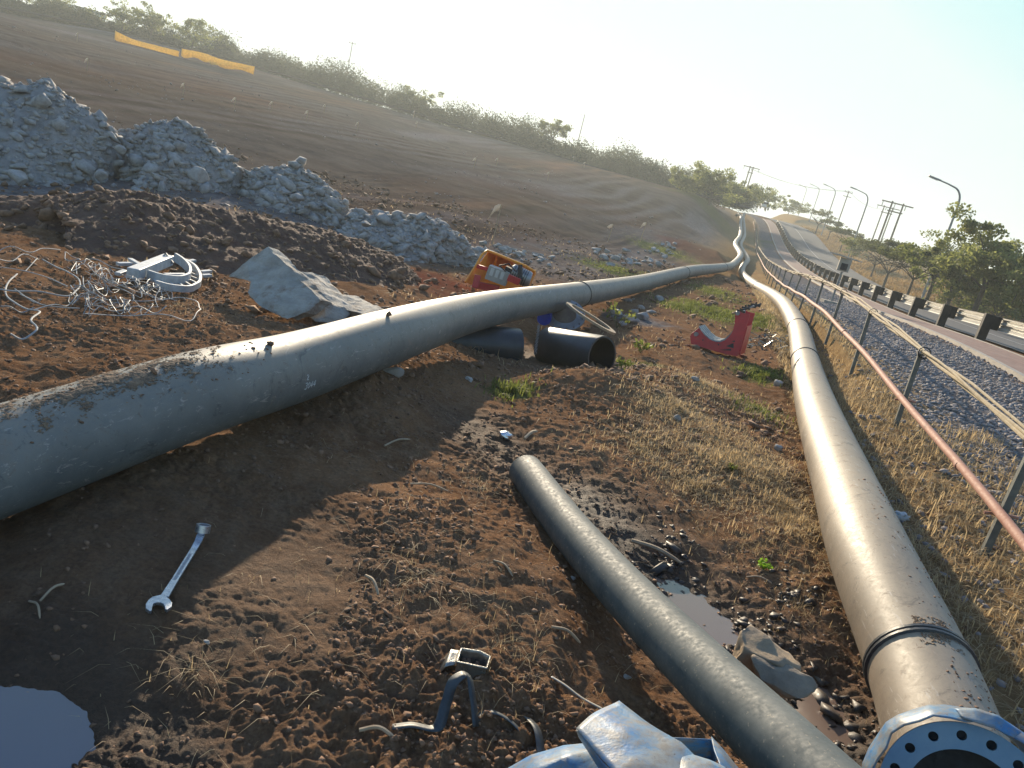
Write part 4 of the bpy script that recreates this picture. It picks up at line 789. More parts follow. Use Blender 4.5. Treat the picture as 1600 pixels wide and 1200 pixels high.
for px, py, d_, s_, lb in [(155, 272, 12.8, .14, "pale squarish rock at the foot of the tallest heap"), (308, 274, 13.6, .26, "large grey rock on the face of the second heap"), (245, 275, 13.4, .13, "medium grey rock low on the second heap, left of the large rock"), (463, 308, 14.6, .18, "grey rock on the face of the third heap"), (190, 232, 13.8, .14, "grey rock in the saddle after the tallest heap"), (30, 275, 11.6, .2, "brown stained rock low on the tallest heap"), (573, 349, 14.6, .13, "dark round rock on the flattened heap"), (10, 362, 8.2, .05, "small pale stone on the near side of the brown bank")]:
    p = np.array(atd(px, py, d_)); o = boulder("loose_rock", p-[0, 0, s_*.1], (s_, s_*.9, s_*.7), M_ROCK, int(px)); tag(o, lb, "rock")
L1 = [(752+RNG.uniform(-6, 110), 388+RNG.uniform(-3, 12), RNG.uniform(.05, .17)) for _ in range(44)]; L1 = [(x, y+(x-752)*.22-6, s_) for x, y, s_ in L1]
rocks_at(L1, "grey_rock", "grey rock in the loose line of stones above the orange tub", "rock", "stones along the edge of the cleared slope")
rocks_at([(960+RNG.uniform(-30, 95), 402+RNG.uniform(-10, 14), RNG.uniform(.07, .26)) for _ in range(44)], "grey_rock", "grey rock in the low pile beyond the raised pipe's bend", "rock", "stones of the low pile beyond the pipe")
rocks_at([(1030+RNG.uniform(-12, 25), 388+RNG.uniform(-7, 7), RNG.uniform(.07, .24)) for _ in range(14)], "grey_rock", "grey rock in the small pile below the tape stakes", "rock", "stones below the tape stakes")
rocks_at([(962, 492, .15), (990, 489, .12), (985, 503, .17), (1005, 498, .16), (1018, 490, .12), (972, 508, .1), (1000, 482, .1), (1030, 470, .14)], "pale_rock", "pale lumpy rock under the bend of the raised pipe", "rock", "pale lumps beneath the raised pipe")
o = boulder("boulder", atd(1182, 1033, 2.82), (.17, .15, .13), simple("tan_boulder", (.40, .28, .16), (.20, .16, .12), 6, .9, 0, .8, .008), 5, 4, None, None, .5); tag(o, "tan and grey boulder wedged between the slim pipe and the puddle", "boulder")
o = boulder("boulder", atd(1215, 1062, 2.70), (.13, .11, .10), simple("grey_boulder", (.32, .25, .17), (.16, .13, .10), 6, .9, 0, .8, .008), 8, 4, None, None, .5); tag(o, "dark grey boulder touching the tan one by the slim pipe", "boulder")
for px, py, s_, lb in [(1058, 655, .055, "square grey stone on the dry grass mound"), (323, 1005, .014, "small round pale pebble below the spanner jaw"), (1215, 603, .10, "flat grey stone beside the dusty pipe"), (1215, 703, .06, "angular dark stone beside the dusty pipe"), (617, 588, .10, "lump of earth beneath the raised grey pipe"), (733, 596, .05, "small pale stone in the shaded hollow"), (1582, 790, .05, "white stone behind the nearest handrail post"), (895, 905, .02, "small stone by the edge of the slim pipe"), (980, 1060, .018, "small pale stone near the blue sheet"), (1085, 595, .07, "dark clod on top of the mound")]:
    p = at(px, py); o = boulder("stone", p+[0, 0, s_*.3], (s_, s_*.85, s_*.7), M_ROCK, int(px)+3); tag(o, lb, "stone")
# ================================================================== HANDRAIL FENCE
def sxyz(s, t, h=0.): x, y = st2xy(s, t); return np.array([float(x), float(y), float(zroad(s, t))+h])
fence = thing("handrail_fence", sxyz(20, 2.23), "handrail fence of grey steel posts with a red brown pipe and strapped cable bundle", "fence")
lean = np.array([0, 0, 1.]); pm = MB(); pm.box((0, 0, .32), (.045, .045, .94)); pm.box((0, 0, .792), (.062, .062, .012))
p0 = pm.build("post", M_GALV); p0["_p"] = 1; ss = [5.55-3.05*2+3.05*k for k in range(48)]
for i, s in enumerate(ss):
    o = p0 if i == 0 else p0.copy()
    if i: COL.objects.link(o)
    o.location = tuple(sxyz(s, 2.23)); o.rotation_euler = (RNG.normal()*.02, RNG.normal()*.02, -AZ); loc = o.location.copy(); o.parent = fence; o.matrix_parent_inverse = Matrix.Translation(-fence.location)
del p0["_p"]
sr = np.arange(-2.5, 150, .75)
low = np.array([sxyz(s, 2.23-.055, .33+.010*math.sin(s*1.3)) for s in sr]); MB().tube(low, .034, 10).build("lower_rail", M_RUSTP, fence, True)
for s in (6.4, 12.9, 19.4, 25.8): 
    q = sxyz(s, 2.175, .332); d = sxyz(s+.05, 2.175, .332)-q; MB().tube([q-d*.5, q+d*.5], .039, 12).build("pipe_coupling", M_RUSTP, fence, True)
for k, (dt, dh) in enumerate(((-.0, .81), (.028, .79), (-.022, .832), (.006, .848))):
    P = np.array([sxyz(s, 2.23+dt+.014*math.sin(s*.9+k), dh+.020*math.sin(s*2.1+k*2)*abs(math.sin(s*1.03))) for s in np.arange(-2.5, 150, .5)]); MB().tube(P, .012 if k else .016, 7).build("upper_cable", M_CABLE, fence, True)
for s in ss[:18]:
    q = sxyz(s, 2.23, .815); mb = MB(); mb.ring(q, (math.sin(AZ), math.cos(AZ), 0), .062, .052, .022, 12); mb.build("cable_tie", M_DARK, fence)
for i, s in enumerate(ss[1:12]):
    MB().tube([sxyz(s, 2.23-.10, .285), sxyz(s, 2.23, .30), sxyz(s, 2.33, .295)], .011, 6).build("bracket", M_RUSTP, fence)
for s in ss[1:4]:                                # loose wire ends wound round the posts
    q = sxyz(s, 2.23, .77); MB().tube([q+[.05*math.cos(a)+.0, .05*math.sin(a), .012*a-.03] for a in np.linspace(0, 8, 22)], .004, 5).build("tie_wire", M_DARK, fence, True)
# ================================================================== GUARDRAIL
gr_ = thing("guardrail", sxyz(20, 6.75), "road guardrail of pale corrugated beam on black timber posts", "guardrail")
pm = MB(); pm.box((0, 0, .22), (.21, .19, .96)); gp = pm.build("post", M_TIMBER, None, False, .008); bm_ = MB(); bm_.box((.19, 0, .52), (.17, .17, .34)); bl = bm_.build("spacer_block", M_TIMBER, None, False, .008)
gs = [2.2+3.9*k for k in range(40)]
for i, s in enumerate(gs):
    for src in (gp, bl):
        o = src if i == 0 else src.copy()
        if i: COL.objects.link(o)
        o.location = tuple(sxyz(s, 6.62)); o.rotation_euler = (0, RNG.normal()*.015, -AZ); o.parent = gr_; o.matrix_parent_inverse = Matrix.Translation(-gr_.location)
prof = [(a, h-.09) for a, h in [(0, .44), (.02, .46), (.02, .50), (.075, .535), (.075, .575), (.015, .605), (.015, .625), (.075, .655), (.075, .695), (.02, .73), (.02, .76), (0, .775)]]
mb = MB(); sg = np.arange(-3, 160, 1.3); nP = len(prof)
for s in sg:
    for a, h in prof: mb.v.append(tuple(sxyz(s, 6.88+a, h)))
for s in sg:
    for a, h in prof[::-1]: mb.v.append(tuple(sxyz(s, 6.874+a, h)))
n = len(sg); o_ = n*nP
mb.f = [(i*nP+j, i*nP+j+1, (i+1)*nP+j+1, (i+1)*nP+j) for i in range(n-1) for j in range(nP-1)]+[(o_+i*nP+j, o_+i*nP+j+1, o_+(i+1)*nP+j+1, o_+(i+1)*nP+j) for i in range(n-1) for j in range(nP-1)]
mb.build("beam", M_BEAM, gr_, True)
for s in gs[2:14]:
    for dh in (.43, .60): MB().tube([sxyz(s+.18, 6.79, dh), sxyz(s+.18, 6.87, dh)], .022, 8).build("bolt", M_GALV, gr_)
# ================================================================== SOLAR METER BOX ON A POST
mp_ = sxyz(27.2, 3.7); q = at(1219, 428); mt = thing("meter_box", mp_, "small solar powered meter box on a thin pole standing in the gravel", "meter box")
MB().tube([mp_-[0, 0, .2], mp_+[0, 0, 1.05]], .035, 10).build("pole", M_LAMP, mt, True)
MB().box(mp_+[0, 0, 1.28], (.36, .28, .42), Matrix.Rotation(-.3, 3, 'Z')).build("cabinet", simple("beige_cabinet", (.42, .37, .30), (.3, .27, .22), 5, .6), mt, False, .01)
MB().box(mp_+[-.045, -.15, 1.22], (.20, .02, .22), Matrix.Rotation(-.3, 3, 'Z')).build("dark_window", M_DARK, mt); MB().bar(mp_+[-.50, -.1, 1.56], mp_+[.45, .12, 1.50], .42, .03).build("solar_panel", simple("solar_panel_back", (.5, .46, .40), (.35, .33, .3), 5, .5), mt)
MB().box(mp_+[0, 0, .02], (.6, .4, .1)).build("concrete_foot", M_KERB, mt)
# ================================================================== STREET LAMPS AND POWER LINES
def street_lamp(x, y, z, head_az):
    P0 = np.array([0, 0, 0.]); root = thing("street_lamp", (0, 0, 0), "", "street lamp", "street lamps along the road"); arm = [(0, 0, -.3), (0, 0, 2.5), (0, 0, 6.4), (.02, 0, 7.1), (.15, 0, 7.6), (.45, 0, 7.95), (.9, 0, 8.1), (1.9, 0, 8.3)]
    MB().tube(smooth_path(np.array(arm), 4), np.interp(np.arange(29), [0, 14, 28], [.095, .075, .05]), 10).build("pole", M_LAMP, root, True)
    MB().bar((1.75, 0, 8.28), (2.65, 0, 8.42), .26, .11).build("lamp_head", M_LAMP, root, False, .03); MB().bar((1.95, 0, 8.245), (2.55, 0, 8.345), .2, .04).build("lamp_glass", M_WHITE, root)
    return root
def copy_tree(o, parent=None):
    c = o.copy(); COL.objects.link(c); c.parent = parent
    for ch in list(o.children): copy_tree(ch, c)
    return c
lamp0 = None
LL = ["nearest street lamp, tallest in view, in front of the broad leaved trees", "second street lamp along the road, beside the flat topped acacia", "third street lamp along the road, behind the small acacia", "fourth street lamp along the road, standing on the grassy crest", "fifth street lamp along the road, next to the round bush on the crest", "faint far street lamp beyond the dark trees at the crest"]
for i, (px, py, d) in enumerate([(1442, 463, 58), (1325, 402, 99), (1284, 365, 140), (1264, 347, 182), (1247, 337, 222), (1190, 318, 300)]):
    p = atd(px, py, d); o = street_lamp(0, 0, 0, 0) if i == 0 else copy_tree(lamp0); lamp0 = lamp0 or o
    o.location = tuple(p); o.rotation_euler = (0, 0, math.pi-AZ*.6+(0, .05, .1, .1, .12, .2)[i]); o['label'] = LL[i]
def pole(px, py, d, h, label, arms=1, thick=.13, rz=0.):
    p = np.array(atd(px, py, d)); root = thing("power_pole", p, label, "power pole"); MB().tube([p-[0, 0, 1.5], p+[0, 0, h]], [thick, thick*.7], 8).build("pole", M_BARK, root, True)
    for k in range(arms): MB().bar(p+[-.9*math.cos(rz), -.9*math.sin(rz), h-.35-.9*k], p+[.9*math.cos(rz), .9*math.sin(rz), h-.35-.9*k], .1, .12).build("crossarm", M_BARK, root)
    for s_ in (-.8, 0, .8): MB().tube([p+[s_*math.cos(rz), s_*math.sin(rz), h-.3], p+[s_*math.cos(rz), s_*math.sin(rz), h]], .06, 8).build("insulator", M_GREY, root)
    return p+[0, 0, h]
pole(543, 112, 190, 7.0, "thin power pole rising from the hill scrub, further up the hill", 1, .12); pole(903, 222, 200, 7.0, "thin power pole above the hill scrub nearer the road", 0, .13); w1 = pole(1308, 352, 170, 7.6, "single power pole with insulators standing between the third and second lamps", 2, .14)
def hframe(pa, pb, d, h, label, off=0.):
    a = np.array(atd(*pa, d)); b = np.array(atd(*pb, d)); b[2] = a[2]; root = thing("twin_pylon", (a+b)/2, label, "power pole")
    for p in (a, b): MB().tube([p-[0, 0, 2], p+[0, 0, h]], [.17, .13], 8).build("pole", M_BARK, root, True)
    e = (b-a)/np.linalg.norm(b-a); 
    for dz, ex in ((-.25, 1.6), (-1.5, .3)): MB().bar(a-e*ex+[0, 0, h+dz], b+e*ex+[0, 0, h+dz], .16, .18).build("crossbeam", M_BARK, root)
    for k in (-1.4, .5, 2.2): q = a+e*k+[0, 0, h-.3]; MB().tube([q-[0, 0, .7], q], .07, 6).build("insulator", M_GREY, root)
    return (a+b)/2+[0, 0, h-.6]
w2 = hframe((1374, 372), (1391, 376), 120, 5.8, "twin pole power frame nearest, with a wide crossbeam above the acacias"); w3 = hframe((1366, 366), (1379, 370), 175, 6.6, "smaller twin pole frame seen behind the wide one above the acacias"); w4 = hframe((1160, 300), (1165, 301), 185, 6.2, "slim twin pole power frame behind the trees at the crest")
for k, (a, b) in enumerate(((w4, w1), (w1, w3), (w4+[.8, 0, 0], w1+[.8, 0, 0]))):
    P = [a+(b-a)*t-[0, 0, 1.2*4*t*(1-t)] for t in np.linspace(0, 1, 16)]; o = MB().tube(P, .022, 4).build("power_line", M_DARK, None); tag(o, "thin sagging power line between the crest frame and the lone pole" if k != 1 else "thin power line running on from the lone pole towards the frames", "power line", "power lines")
# ================================================================== TREES AND SCRUB
def tree(p, h, w_, label, kind="broad", name="tree", seed=0, group=None, trunk=.3, lean_=(0, 0), leaf=.22, n=5200):
    global RNG
    rg = np.random.default_rng(seed); root = thing(name, p, label, "tree", group); p = np.array(p, float); mb = MB(); tips = []
    th = h*trunk; top = p+[lean_[0], lean_[1], th]; mb.tube(smooth_path(np.array([p-[0, 0, .3], p+[lean_[0]*.3, lean_[1]*.3, th*.5], top]), 3), np.linspace(.055, .038, 7)*h*.5, 7)
    nb = 9
    for k in range(nb):
        a = 2*math.pi*k/nb+rg.uniform(-.3, .3); el = rg.uniform(.25, 1.25) if kind != "flat" else rg.uniform(.3, .7); L_ = (h-th)*rg.uniform(.6, 1.0)
        e = top+np.array([math.cos(a)*math.cos(el)*w_*.5*rg.uniform(.7, 1.1), math.sin(a)*math.cos(el)*w_*.5*rg.uniform(.7, 1.1), math.sin(el)*L_*.85]); m_ = (top+e)/2+[0, 0, .1*h*rg.uniform(-.3, .6)]
        mb.tube(smooth_path(np.array([top-[0, 0, th*.15], m_, e]), 3), np.linspace(.020, .006, 7)*h*.5, 5); tips += [e, m_*.4+e*.6, m_]
        for q in range(2):
            e2 = m_+rg.normal(size=3)*[w_*.16, w_*.16, h*.10]+[0, 0, .06*h]; mb.tube([m_, (m_+e2)/2+[0, 0, .02*h], e2], [.008*h, .005*h, .003*h], 4); tips.append(e2)
    mb.build("trunk", M_BARK, root, True); tips = np.array(tips); nc = 46; C = tips[rg.integers(0, len(tips), nc)]+rg.normal(size=(nc, 3))*[w_*.13, w_*.13, h*.075]
    if kind == "flat": C[:, 2] = p[2]+h*(.62+.30*rg.random(nc)*(1-np.minimum(1, np.hypot(C[:, 0]-p[0], C[:, 1]-p[1])/w_*1.3)))
    if kind == "low": C[:, 2] = p[2]+h*rg.uniform(.15, .9, nc)
    rc = rg.uniform(.06, .15, nc)*w_; k = rg.integers(0, nc, n); g = rg.normal(size=(n, 3)); g /= np.linalg.norm(g, axis=1)[:, None]; g *= (rg.random(n)**.45)[:, None]; P = C[k]+g*rc[k][:, None]*[1, 1, .65 if kind != "flat" else .4]
    tint = np.clip(.15+.7*rg.random(nc)[k]+rg.normal(size=n)*.15, 0, 1); o = leafquads(P, rg.uniform(.6, 1.3, n)*leaf, "crown", M_LEAF if kind in ("broad", "low") else M_THORN, root, tint); return root
TG = "trees beyond the road"
def gp_(px, py, d, dz=0.): return np.array(atd(px, py, d))+[0, 0, dz]
tree(gp_(1520, 492, 41), 5.6, 5.2, "tallest broad leaved tree beyond the guardrail, close to the picture's edge", seed=1, leaf=.20, n=9000)
tree(gp_(1590, 520, 38), 4.9, 4.6, "broad leaved tree cut by the picture's edge beside the tallest one", seed=2, leaf=.20, n=8000)
tree(gp_(1478, 482, 44), 4.4, 3.6, "leafy yellow green tree just beyond the nearest lamp pole", seed=3, leaf=.19, n=7000, trunk=.22)
tree(gp_(1447, 470, 52), 5.2, 4.6, "open twiggy tree rising behind the nearest lamp pole", seed=4, leaf=.17, n=3400, trunk=.28)
tree(gp_(1418, 460, 50), 3.3, 5.0, "low spreading acacia with fine foliage in front of its neighbours", "flat", seed=5, leaf=.13, n=9000, trunk=.35)
tree(gp_(1380, 448, 66), 4.6, 5.6, "rounded fine leaved acacia under the twin pole frame", "flat", seed=6, leaf=.16, n=8000, trunk=.3)
tree(gp_(1440, 466, 66), 4.6, 6, "dark acacia between the rounded acacia and the nearest lamp", "flat", seed=7, leaf=.18, n=6000)
tree(gp_(1362, 428, 80), 3.6, 4.5, "small thin acacia leaning at the verge left of the rounded acacia", "flat", seed=8, leaf=.17, n=2600)
tree(gp_(1313, 390, 104), 3.4, 4.6, "small acacia on the verge under the lone power pole", "flat", seed=9, leaf=.2, n=2600); tree(gp_(1294, 372, 128), 3.6, 4.2, "small open acacia beside the third street lamp", "flat", seed=10, leaf=.22, n=1500)
tree(gp_(1275, 362, 134), 4.6, 5.2, "flat topped thorn tree on the crest below the fourth lamp", "flat", seed=11, leaf=.22, n=1400); tree(gp_(1330, 402, 98), 2.6, 4, "low grey green bush beside the second lamp's foot", "low", seed=12, leaf=.18, n=2000)
tree(gp_(1232, 333, 190), 3.4, 7.5, "round dark bush alone on the crest of the road verge", "low", "bush", 13, None, .1, leaf=.35, n=3000); tree(gp_(1550, 515, 46), 3.0, 5, "dark low bush filling the gap under the tallest tree", "low", "bush", 14, leaf=.2, n=4200); tree(gp_(1500, 500, 52), 2.6, 4.6, "dark low bush behind the nearest lamp's foot", "low", "bush", 15, leaf=.2, n=3600); tree(gp_(1600, 520, 50), 4.2, 5.5, "dark bush behind the tree cut by the picture's edge", "low", "bush", 17, leaf=.22, n=4200)
tree(gp_(1108, 318, 108), 6.3, 8.2, "large dense green tree at the end of the scrub row nearest the road", seed=21, leaf=.30, n=8000, trunk=.25); tree(gp_(1150, 322, 118), 4.8, 7, "dense green tree between the large tree and the crest frame", seed=22, leaf=.3, n=5200, trunk=.15); tree(gp_(1072, 304, 112), 4.2, 6.2, "green tree just uphill of the large dense tree", seed=23, leaf=.3, n=4800, trunk=.15)
tree(gp_(1196, 328, 165), 5.0, 6, "wispy tree at the crest above the end of the brick path", seed=24, leaf=.3, n=2600, trunk=.35); tree(gp_(1176, 322, 140), 4.0, 7, "dark tree beside the crest at the foot of the crest frame", "low", seed=25, leaf=.3, n=3600)
for i, (px, py, d, h, w__, lb) in enumerate([(345, 92, 132, 4.4, 3.6, "small bare topped tree standing above the scrub beyond the yellow netting"), (650, 178, 135, 6.0, 6, "tree poking above the hill scrub between the two hill poles"), (300, 76, 124, 4.6, 7, "dark rounded bush behind the middle of the yellow netting"), (235, 62, 122, 5.6, 6.5, "windswept tree behind the start of the yellow netting"), (190, 50, 122, 5.4, 7, "dark tree beside the small white building"), (862, 225, 132, 5.2, 6, "tree above the scrub next to the pole nearer the road"), (75, 26, 120, 3.6, 6, "dark green bush left of the small white building")]):
    tree(gp_(px, py, d), h, w__, lb, "low" if i in (2, 6) else "broad", "hill_tree", 50+i, None, .2, leaf=.3, n=2600)
# the scrub belt along the top of the cleared slope, one mass
pts = []; sz = []; tn = []; Lp = [(-60, 2, 112), (60, 24, 114), (178, 50, 121), (400, 106, 132), (600, 164, 128), (800, 224, 127), (960, 272, 124), (1060, 299, 122), (1170, 326, 126)]; LW = smooth_path(np.array([atd(*p) for p in Lp]), 10)
for k in range(900):
    u = RNG.uniform(0, len(LW)-1.01); i = int(u); c = LW[i]*(1-u+i)+LW[i+1]*(u-i); off = RNG.uniform(1.0, 13) if k < 560 else RNG.uniform(.3, 2.2); d_ = c[:2]/np.linalg.norm(c[:2]); c = c+[d_[0]*off, d_[1]*off, -.2]
    h = RNG.uniform(2.4, 4.4)*(1+.35*math.sin(u*.9)*math.sin(u*.37+1))*(1.1 if u > 22 else .65)*(1 if k < 560 else .42); r_ = h*RNG.uniform(.5, .75); n = 520 if k < 560 else 260; g = RNG.normal(size=(n, 3)); g /= np.linalg.norm(g, axis=1)[:, None]; g *= (RNG.random(n)**.4)[:, None]; pts.append(c+[0, 0, h*.45]+g*[r_, r_, h*.55]*(1+.16*np.sin(g[:, :1]*5+g[:, 2:]*6+k))); sz.append(RNG.uniform(.14, .38, n)); tn.append(np.clip(RNG.random()*.8+RNG.normal(size=n)*.15, 0, 1))
o = leafquads(np.vstack(pts), np.concatenate(sz), "scrub_belt", M_BUSH, None, np.concatenate(tn)); o['kind'] = 'stuff'
# the dark pipe along the foot of the scrub
MB_ = MB().tube(LW[2:]+[0, -.3, .12], .20, 6).build("hill_pipeline", M_TIMBER, None, True); tag(MB_, "dark pipeline lying along the top edge of the cleared slope", "pipe")
hb = np.array(atd(128, 30, 128)); rb = thing("small_building", hb, "small white flat roofed building among bushes on the hilltop", "building"); MB().box(hb+[0, 0, .3], (6.2, 3, 2.6)).build("wall", M_WHITE, rb); MB().box(hb+[0, 0, 1.68], (6.6, 3.4, .16)).build("roof", M_GREY, rb); MB().box(hb+[2.4, -1.52, .2], (.9, .05, 1.6)).build("door", M_GREY, rb); MB().box(hb+[-.8, -1.52, .6], (1, .05, .8)).build("window", M_DARK, rb)
# far vehicle at the crest
vb = np.array(atd(1191, 327, 165)); vr = thing("white_pickup", vb, "small white vehicle parked far off at the crest by the trees", "vehicle"); MB().box(vb+[0, 0, .75], (1.8, 4.2, .6)).build("body", M_WHITE, vr, False, .1); MB().box(vb+[0, -.2, 1.3], (1.6, 1.9, .6)).build("cab", M_WHITE, vr, False, .15); MB().box(vb+[0, -1.16, 1.32], (1.3, .05, .4)).build("windscreen", M_DARK, vr)
for sx in (-.85, .85):
    for sy in (-1.3, 1.3): MB().tube([vb+[sx-.1, sy, .35], vb+[sx+.1, sy, .35]], .35, 12).build("wheel", M_DARK, vr)
# ================================================================== NETTING, STAKES, BOARD
def net(pts, h, label):
    T_ = np.array([atd(*p) for p in pts]); T_ = smooth_path(T_, 6); n = len(T_); rows = [[p+[0, .02*math.sin(i*1.3), 0] for i, p in enumerate(T_)], [p-[0, .05*math.sin(i*.8), h*.5*(1+.1*math.sin(i*1.9))] for i, p in enumerate(T_)], [p-[0, 0, h*(1+.15*math.sin(i*1.1))] for i, p in enumerate(T_)]]
    root = thing("barrier_net", T_[n//2]-[0, 0, h], label, "barrier net"); o = cloth(rows, M_NET, "net_sheet", 1, root, .02, 3)
    for i in (0, n//2, n-1): MB().tube([T_[i]+[0, .05, .1], T_[i]+[0, .05, -h-.3]], .03, 6).build("stake", M_BONE, root)
net([(180, 48, 96), (205, 60, 97), (245, 71, 98), (280, 80, 99)], 1.0, "yellow plastic barrier netting on the hill, the upper longer sheet by the building"); net([(284, 76, 98), (315, 82, 99), (345, 92, 100), (398, 104, 102)], 0.9, "yellow plastic barrier netting on the hill, the lower sheet with a loose flap")
cloth([[atd(325, 96, 97), atd(370, 98, 98), atd(392, 104, 98)], [atd(330, 101, 97), atd(368, 104, 98), atd(388, 109, 98)]], M_NET, "net_flap", 3, None, .02, 5)
tag(bpy.data.objects["net_flap"], "loose yellow flap of netting trailing below the lower barrier sheet", "barrier net")
def stake(px, py, h, label, tape=.35, d=None, grp=None, side=-1, lean_=.05):
    p = at(px, py) if d is None else np.array(atd(px, py, d)); root = thing("marker_stake", p, label, "stake", grp); MB().tube([p-[0, 0, .1], p+[lean_*h, 0, h]], .012*(1+np.linalg.norm(p)/60), 6).build("stick", M_BONE, root)
    q = p+[lean_*h, 0, h]; cloth([[q, q+[.09*side, 0, -.02], q+[.17*side, .03, -.07]], [q-[0, 0, .16], q+[.16*side, .02, -.25], q+[.28*side, .03, -tape-.05]]], M_TAPE, "tape", 2, root, .01, px); return p
stake(769, 382, 1.15, "tall thin marker stake with white tape, behind the orange tub", .42, lean_=.0); stake(950, 376, .85, "short marker stake with tape blown sideways", .15, side=-1); stake(1000, 378, 1.1, "marker stake with tape standing in the small stone pile", .35); stake(645, 186, 1.3, "white marker post at the top edge of the slope", .5, 120)
for i, (px, py) in enumerate([(557, 206), (365, 172), (423, 176), (478, 190), (506, 176), (135, 112), (285, 150), (740, 262), (775, 260), (855, 282), (858, 240), (650, 200), (895, 252), (120, 65), (912, 262)]):
    stake(px, py, .8, "small pale marker peg with a scrap of tape on the cleared slope", .3, None, "marker pegs on the cleared slope")
q = at(1140, 388); bd_ = plate([(1128, 402, 52), (1143, 402, 51), (1146, 366, 54), (1142, 367, 54)], .06, None, (0, 1, 0)).build("wooden_board", M_BONE); tag(bd_, "tapering pale wooden board leaning beside the far kink of the two pipes", "board")
# ================================================================== WATER
def puddle(name, px, py, rx, ry, m, seed, lift=.0, rot=0., z=None):
    c = at(px, py); n = 90; V = [(c[0], c[1], 0)]; zz = (float(Hbase(c[0], c[1])[0])+lift) if z is None else z; V[0] = (c[0], c[1], zz)
    for k in range(n):
        a = 2*math.pi*k/n; f = 1+.32*float(pn(math.cos(a)*1.6+seed, math.sin(a)*1.6, seed))+.12*float(pn(math.cos(a)*6, math.sin(a)*6+seed, seed+1)); u, v = rx*f*math.cos(a), ry*f*math.sin(a); V.append((c[0]+u*math.cos(rot)-v*math.sin(rot), c[1]+u*math.sin(rot)+v*math.cos(rot), zz))
    Fs = np.array([(0, 1+k, 1+(k+1) % n) for k in range(n)]); o = nmesh(name, np.array(V), Fs, m); o['kind'] = 'structure'; return o
puddle("puddle", 1098, 948, .26, .46, M_WATER, 3, .018, .5); puddle("puddle", 1268, 1075, .16, .28, M_WATER, 5, .012, .45); puddle("puddle", 1300, 1150, .16, .18, M_WATER, 7, .012, .4); puddle("puddle", 50, 1195, .62, .40, M_WATERD, 8, .030, .2)
# ================================================================== SMALL LITTER
def crumple(name, p, s_, m, label, cat, seed):
    V, Fs = ico(3); V = V.copy(); V *= (1+.5*np.array([mnoise.noise(Vector(v*3.1+seed)) for v in V]))[:, None]; V = V*[s_, s_*.8, s_*.6]+p+[0, 0, s_*.4]; return tag(nmesh(name, V, Fs, m, None, False), label, cat)
crumple("crumpled_foil", at(789, 684), .045, M_FOIL, "crumpled ball of silver foil in the shaded hollow", "foil", 3)
fo = at(733, 1052); tin = thing("food_tin", fo, "opened squashed metal food tin full of soil", "tin"); ez = np.array([.1, -.15, 1.]); ez /= np.linalg.norm(ez)
mb = MB(); pr_ = [(-.05, -.035), (.05, -.03), (.055, .035), (.02, .05), (-.045, .04)]; n = 5; M_TIN = simple("dull_tin_plate", (.42, .40, .36), (.22, .2, .17), 25, .35, .8, .5, .003)
mb.v = [tuple(fo+[x*k, y*k, z]) for k, z in ((.92, -.01), (1, .055), (.93, .053), (.86, .0)) for x, y in pr_]; mb.f = [(r_*n+i, r_*n+(i+1) % n, (r_+1)*n+(i+1) % n, (r_+1)*n+i) for r_ in range(3) for i in range(n)]+[(3*n, 3*n+1, 3*n+2, 3*n+3, 3*n+4)]; mb.build("tin_body", M_TIN, tin, False, .004)
mb = MB(); mb.tube([fo+[x, y, .056] for x, y in pr_+pr_[:1]], .0035, 6); mb.build("rim", M_TIN, tin, True); cloth([[fo+[-.055, -.03, .045], fo+[-.05, .04, .05]], [fo+[-.085, -.045, .04], fo+[-.08, .03, .055]], [fo+[-.10, -.04, -.005], fo+[-.10, .02, .01]]], M_TIN, "bent_lid", 4, tin, .006, 8)
lumps([fo+[RNG.uniform(-.035, .04), RNG.uniform(-.025, .035), .02] for _ in range(60)], RNG.uniform(.004, .012, 60), M_CLOD, "soil_fill", tin)['kind'] = 'stuff'
def strap(pts, w_, m, label, name="plastic_strap"):
    P = np.array([at(x, y)+[0, 0, h] for x, y, h in pts]); P = smooth_path(P, 7); T = np.gradient(P, axis=0); T /= np.linalg.norm(T, axis=1)[:, None]; sd_ = np.cross(T, [.25, .3, 1.]); sd_ /= np.linalg.norm(sd_, axis=1)[:, None]
    V = np.concatenate([P-sd_*w_/2, P+sd_*w_/2]); n = len(P); o = nmesh(name, V, np.array([(i, i+1, n+i+1, n+i) for i in range(n-1)]), m, None, True); md = o.modifiers.new("thickness", 'SOLIDIFY'); md.thickness = .002; tag(o, label, "strap")
M_STRAP = simple("dusty_black_strap", (.06, .07, .075), (.03, .034, .037), 20, .5, 0, .3, .002)
strap([(612, 1140, .008), (640, 1142, .02), (680, 1146, .02), (690, 1125, .05), (700, 1105, .10), (715, 1100, .11), (732, 1120, .06), (742, 1140, .01)], .034, M_STRAP, "black plastic strap bent into an upright arch below the food tin"); strap([(740, 1130, .012), (765, 1122, .022), (795, 1133, .015), (815, 1150, .01)], .024, M_STRAP, "short flat black strap beside the arched strap"); strap([(822, 1125, .01), (834, 1150, .03), (842, 1180, .02), (846, 1200, .01)], .030, M_STRAP, "dark strap running under the rolled blue sheet"); strap([(860, 1062, .012), (880, 1078, .02), (905, 1095, .015), (940, 1112, .01)], .02, simple("pale_strap", (.4, .38, .34), (.25, .24, .22), 20, .5), "thin pale strap lying in the soil near the square flap")
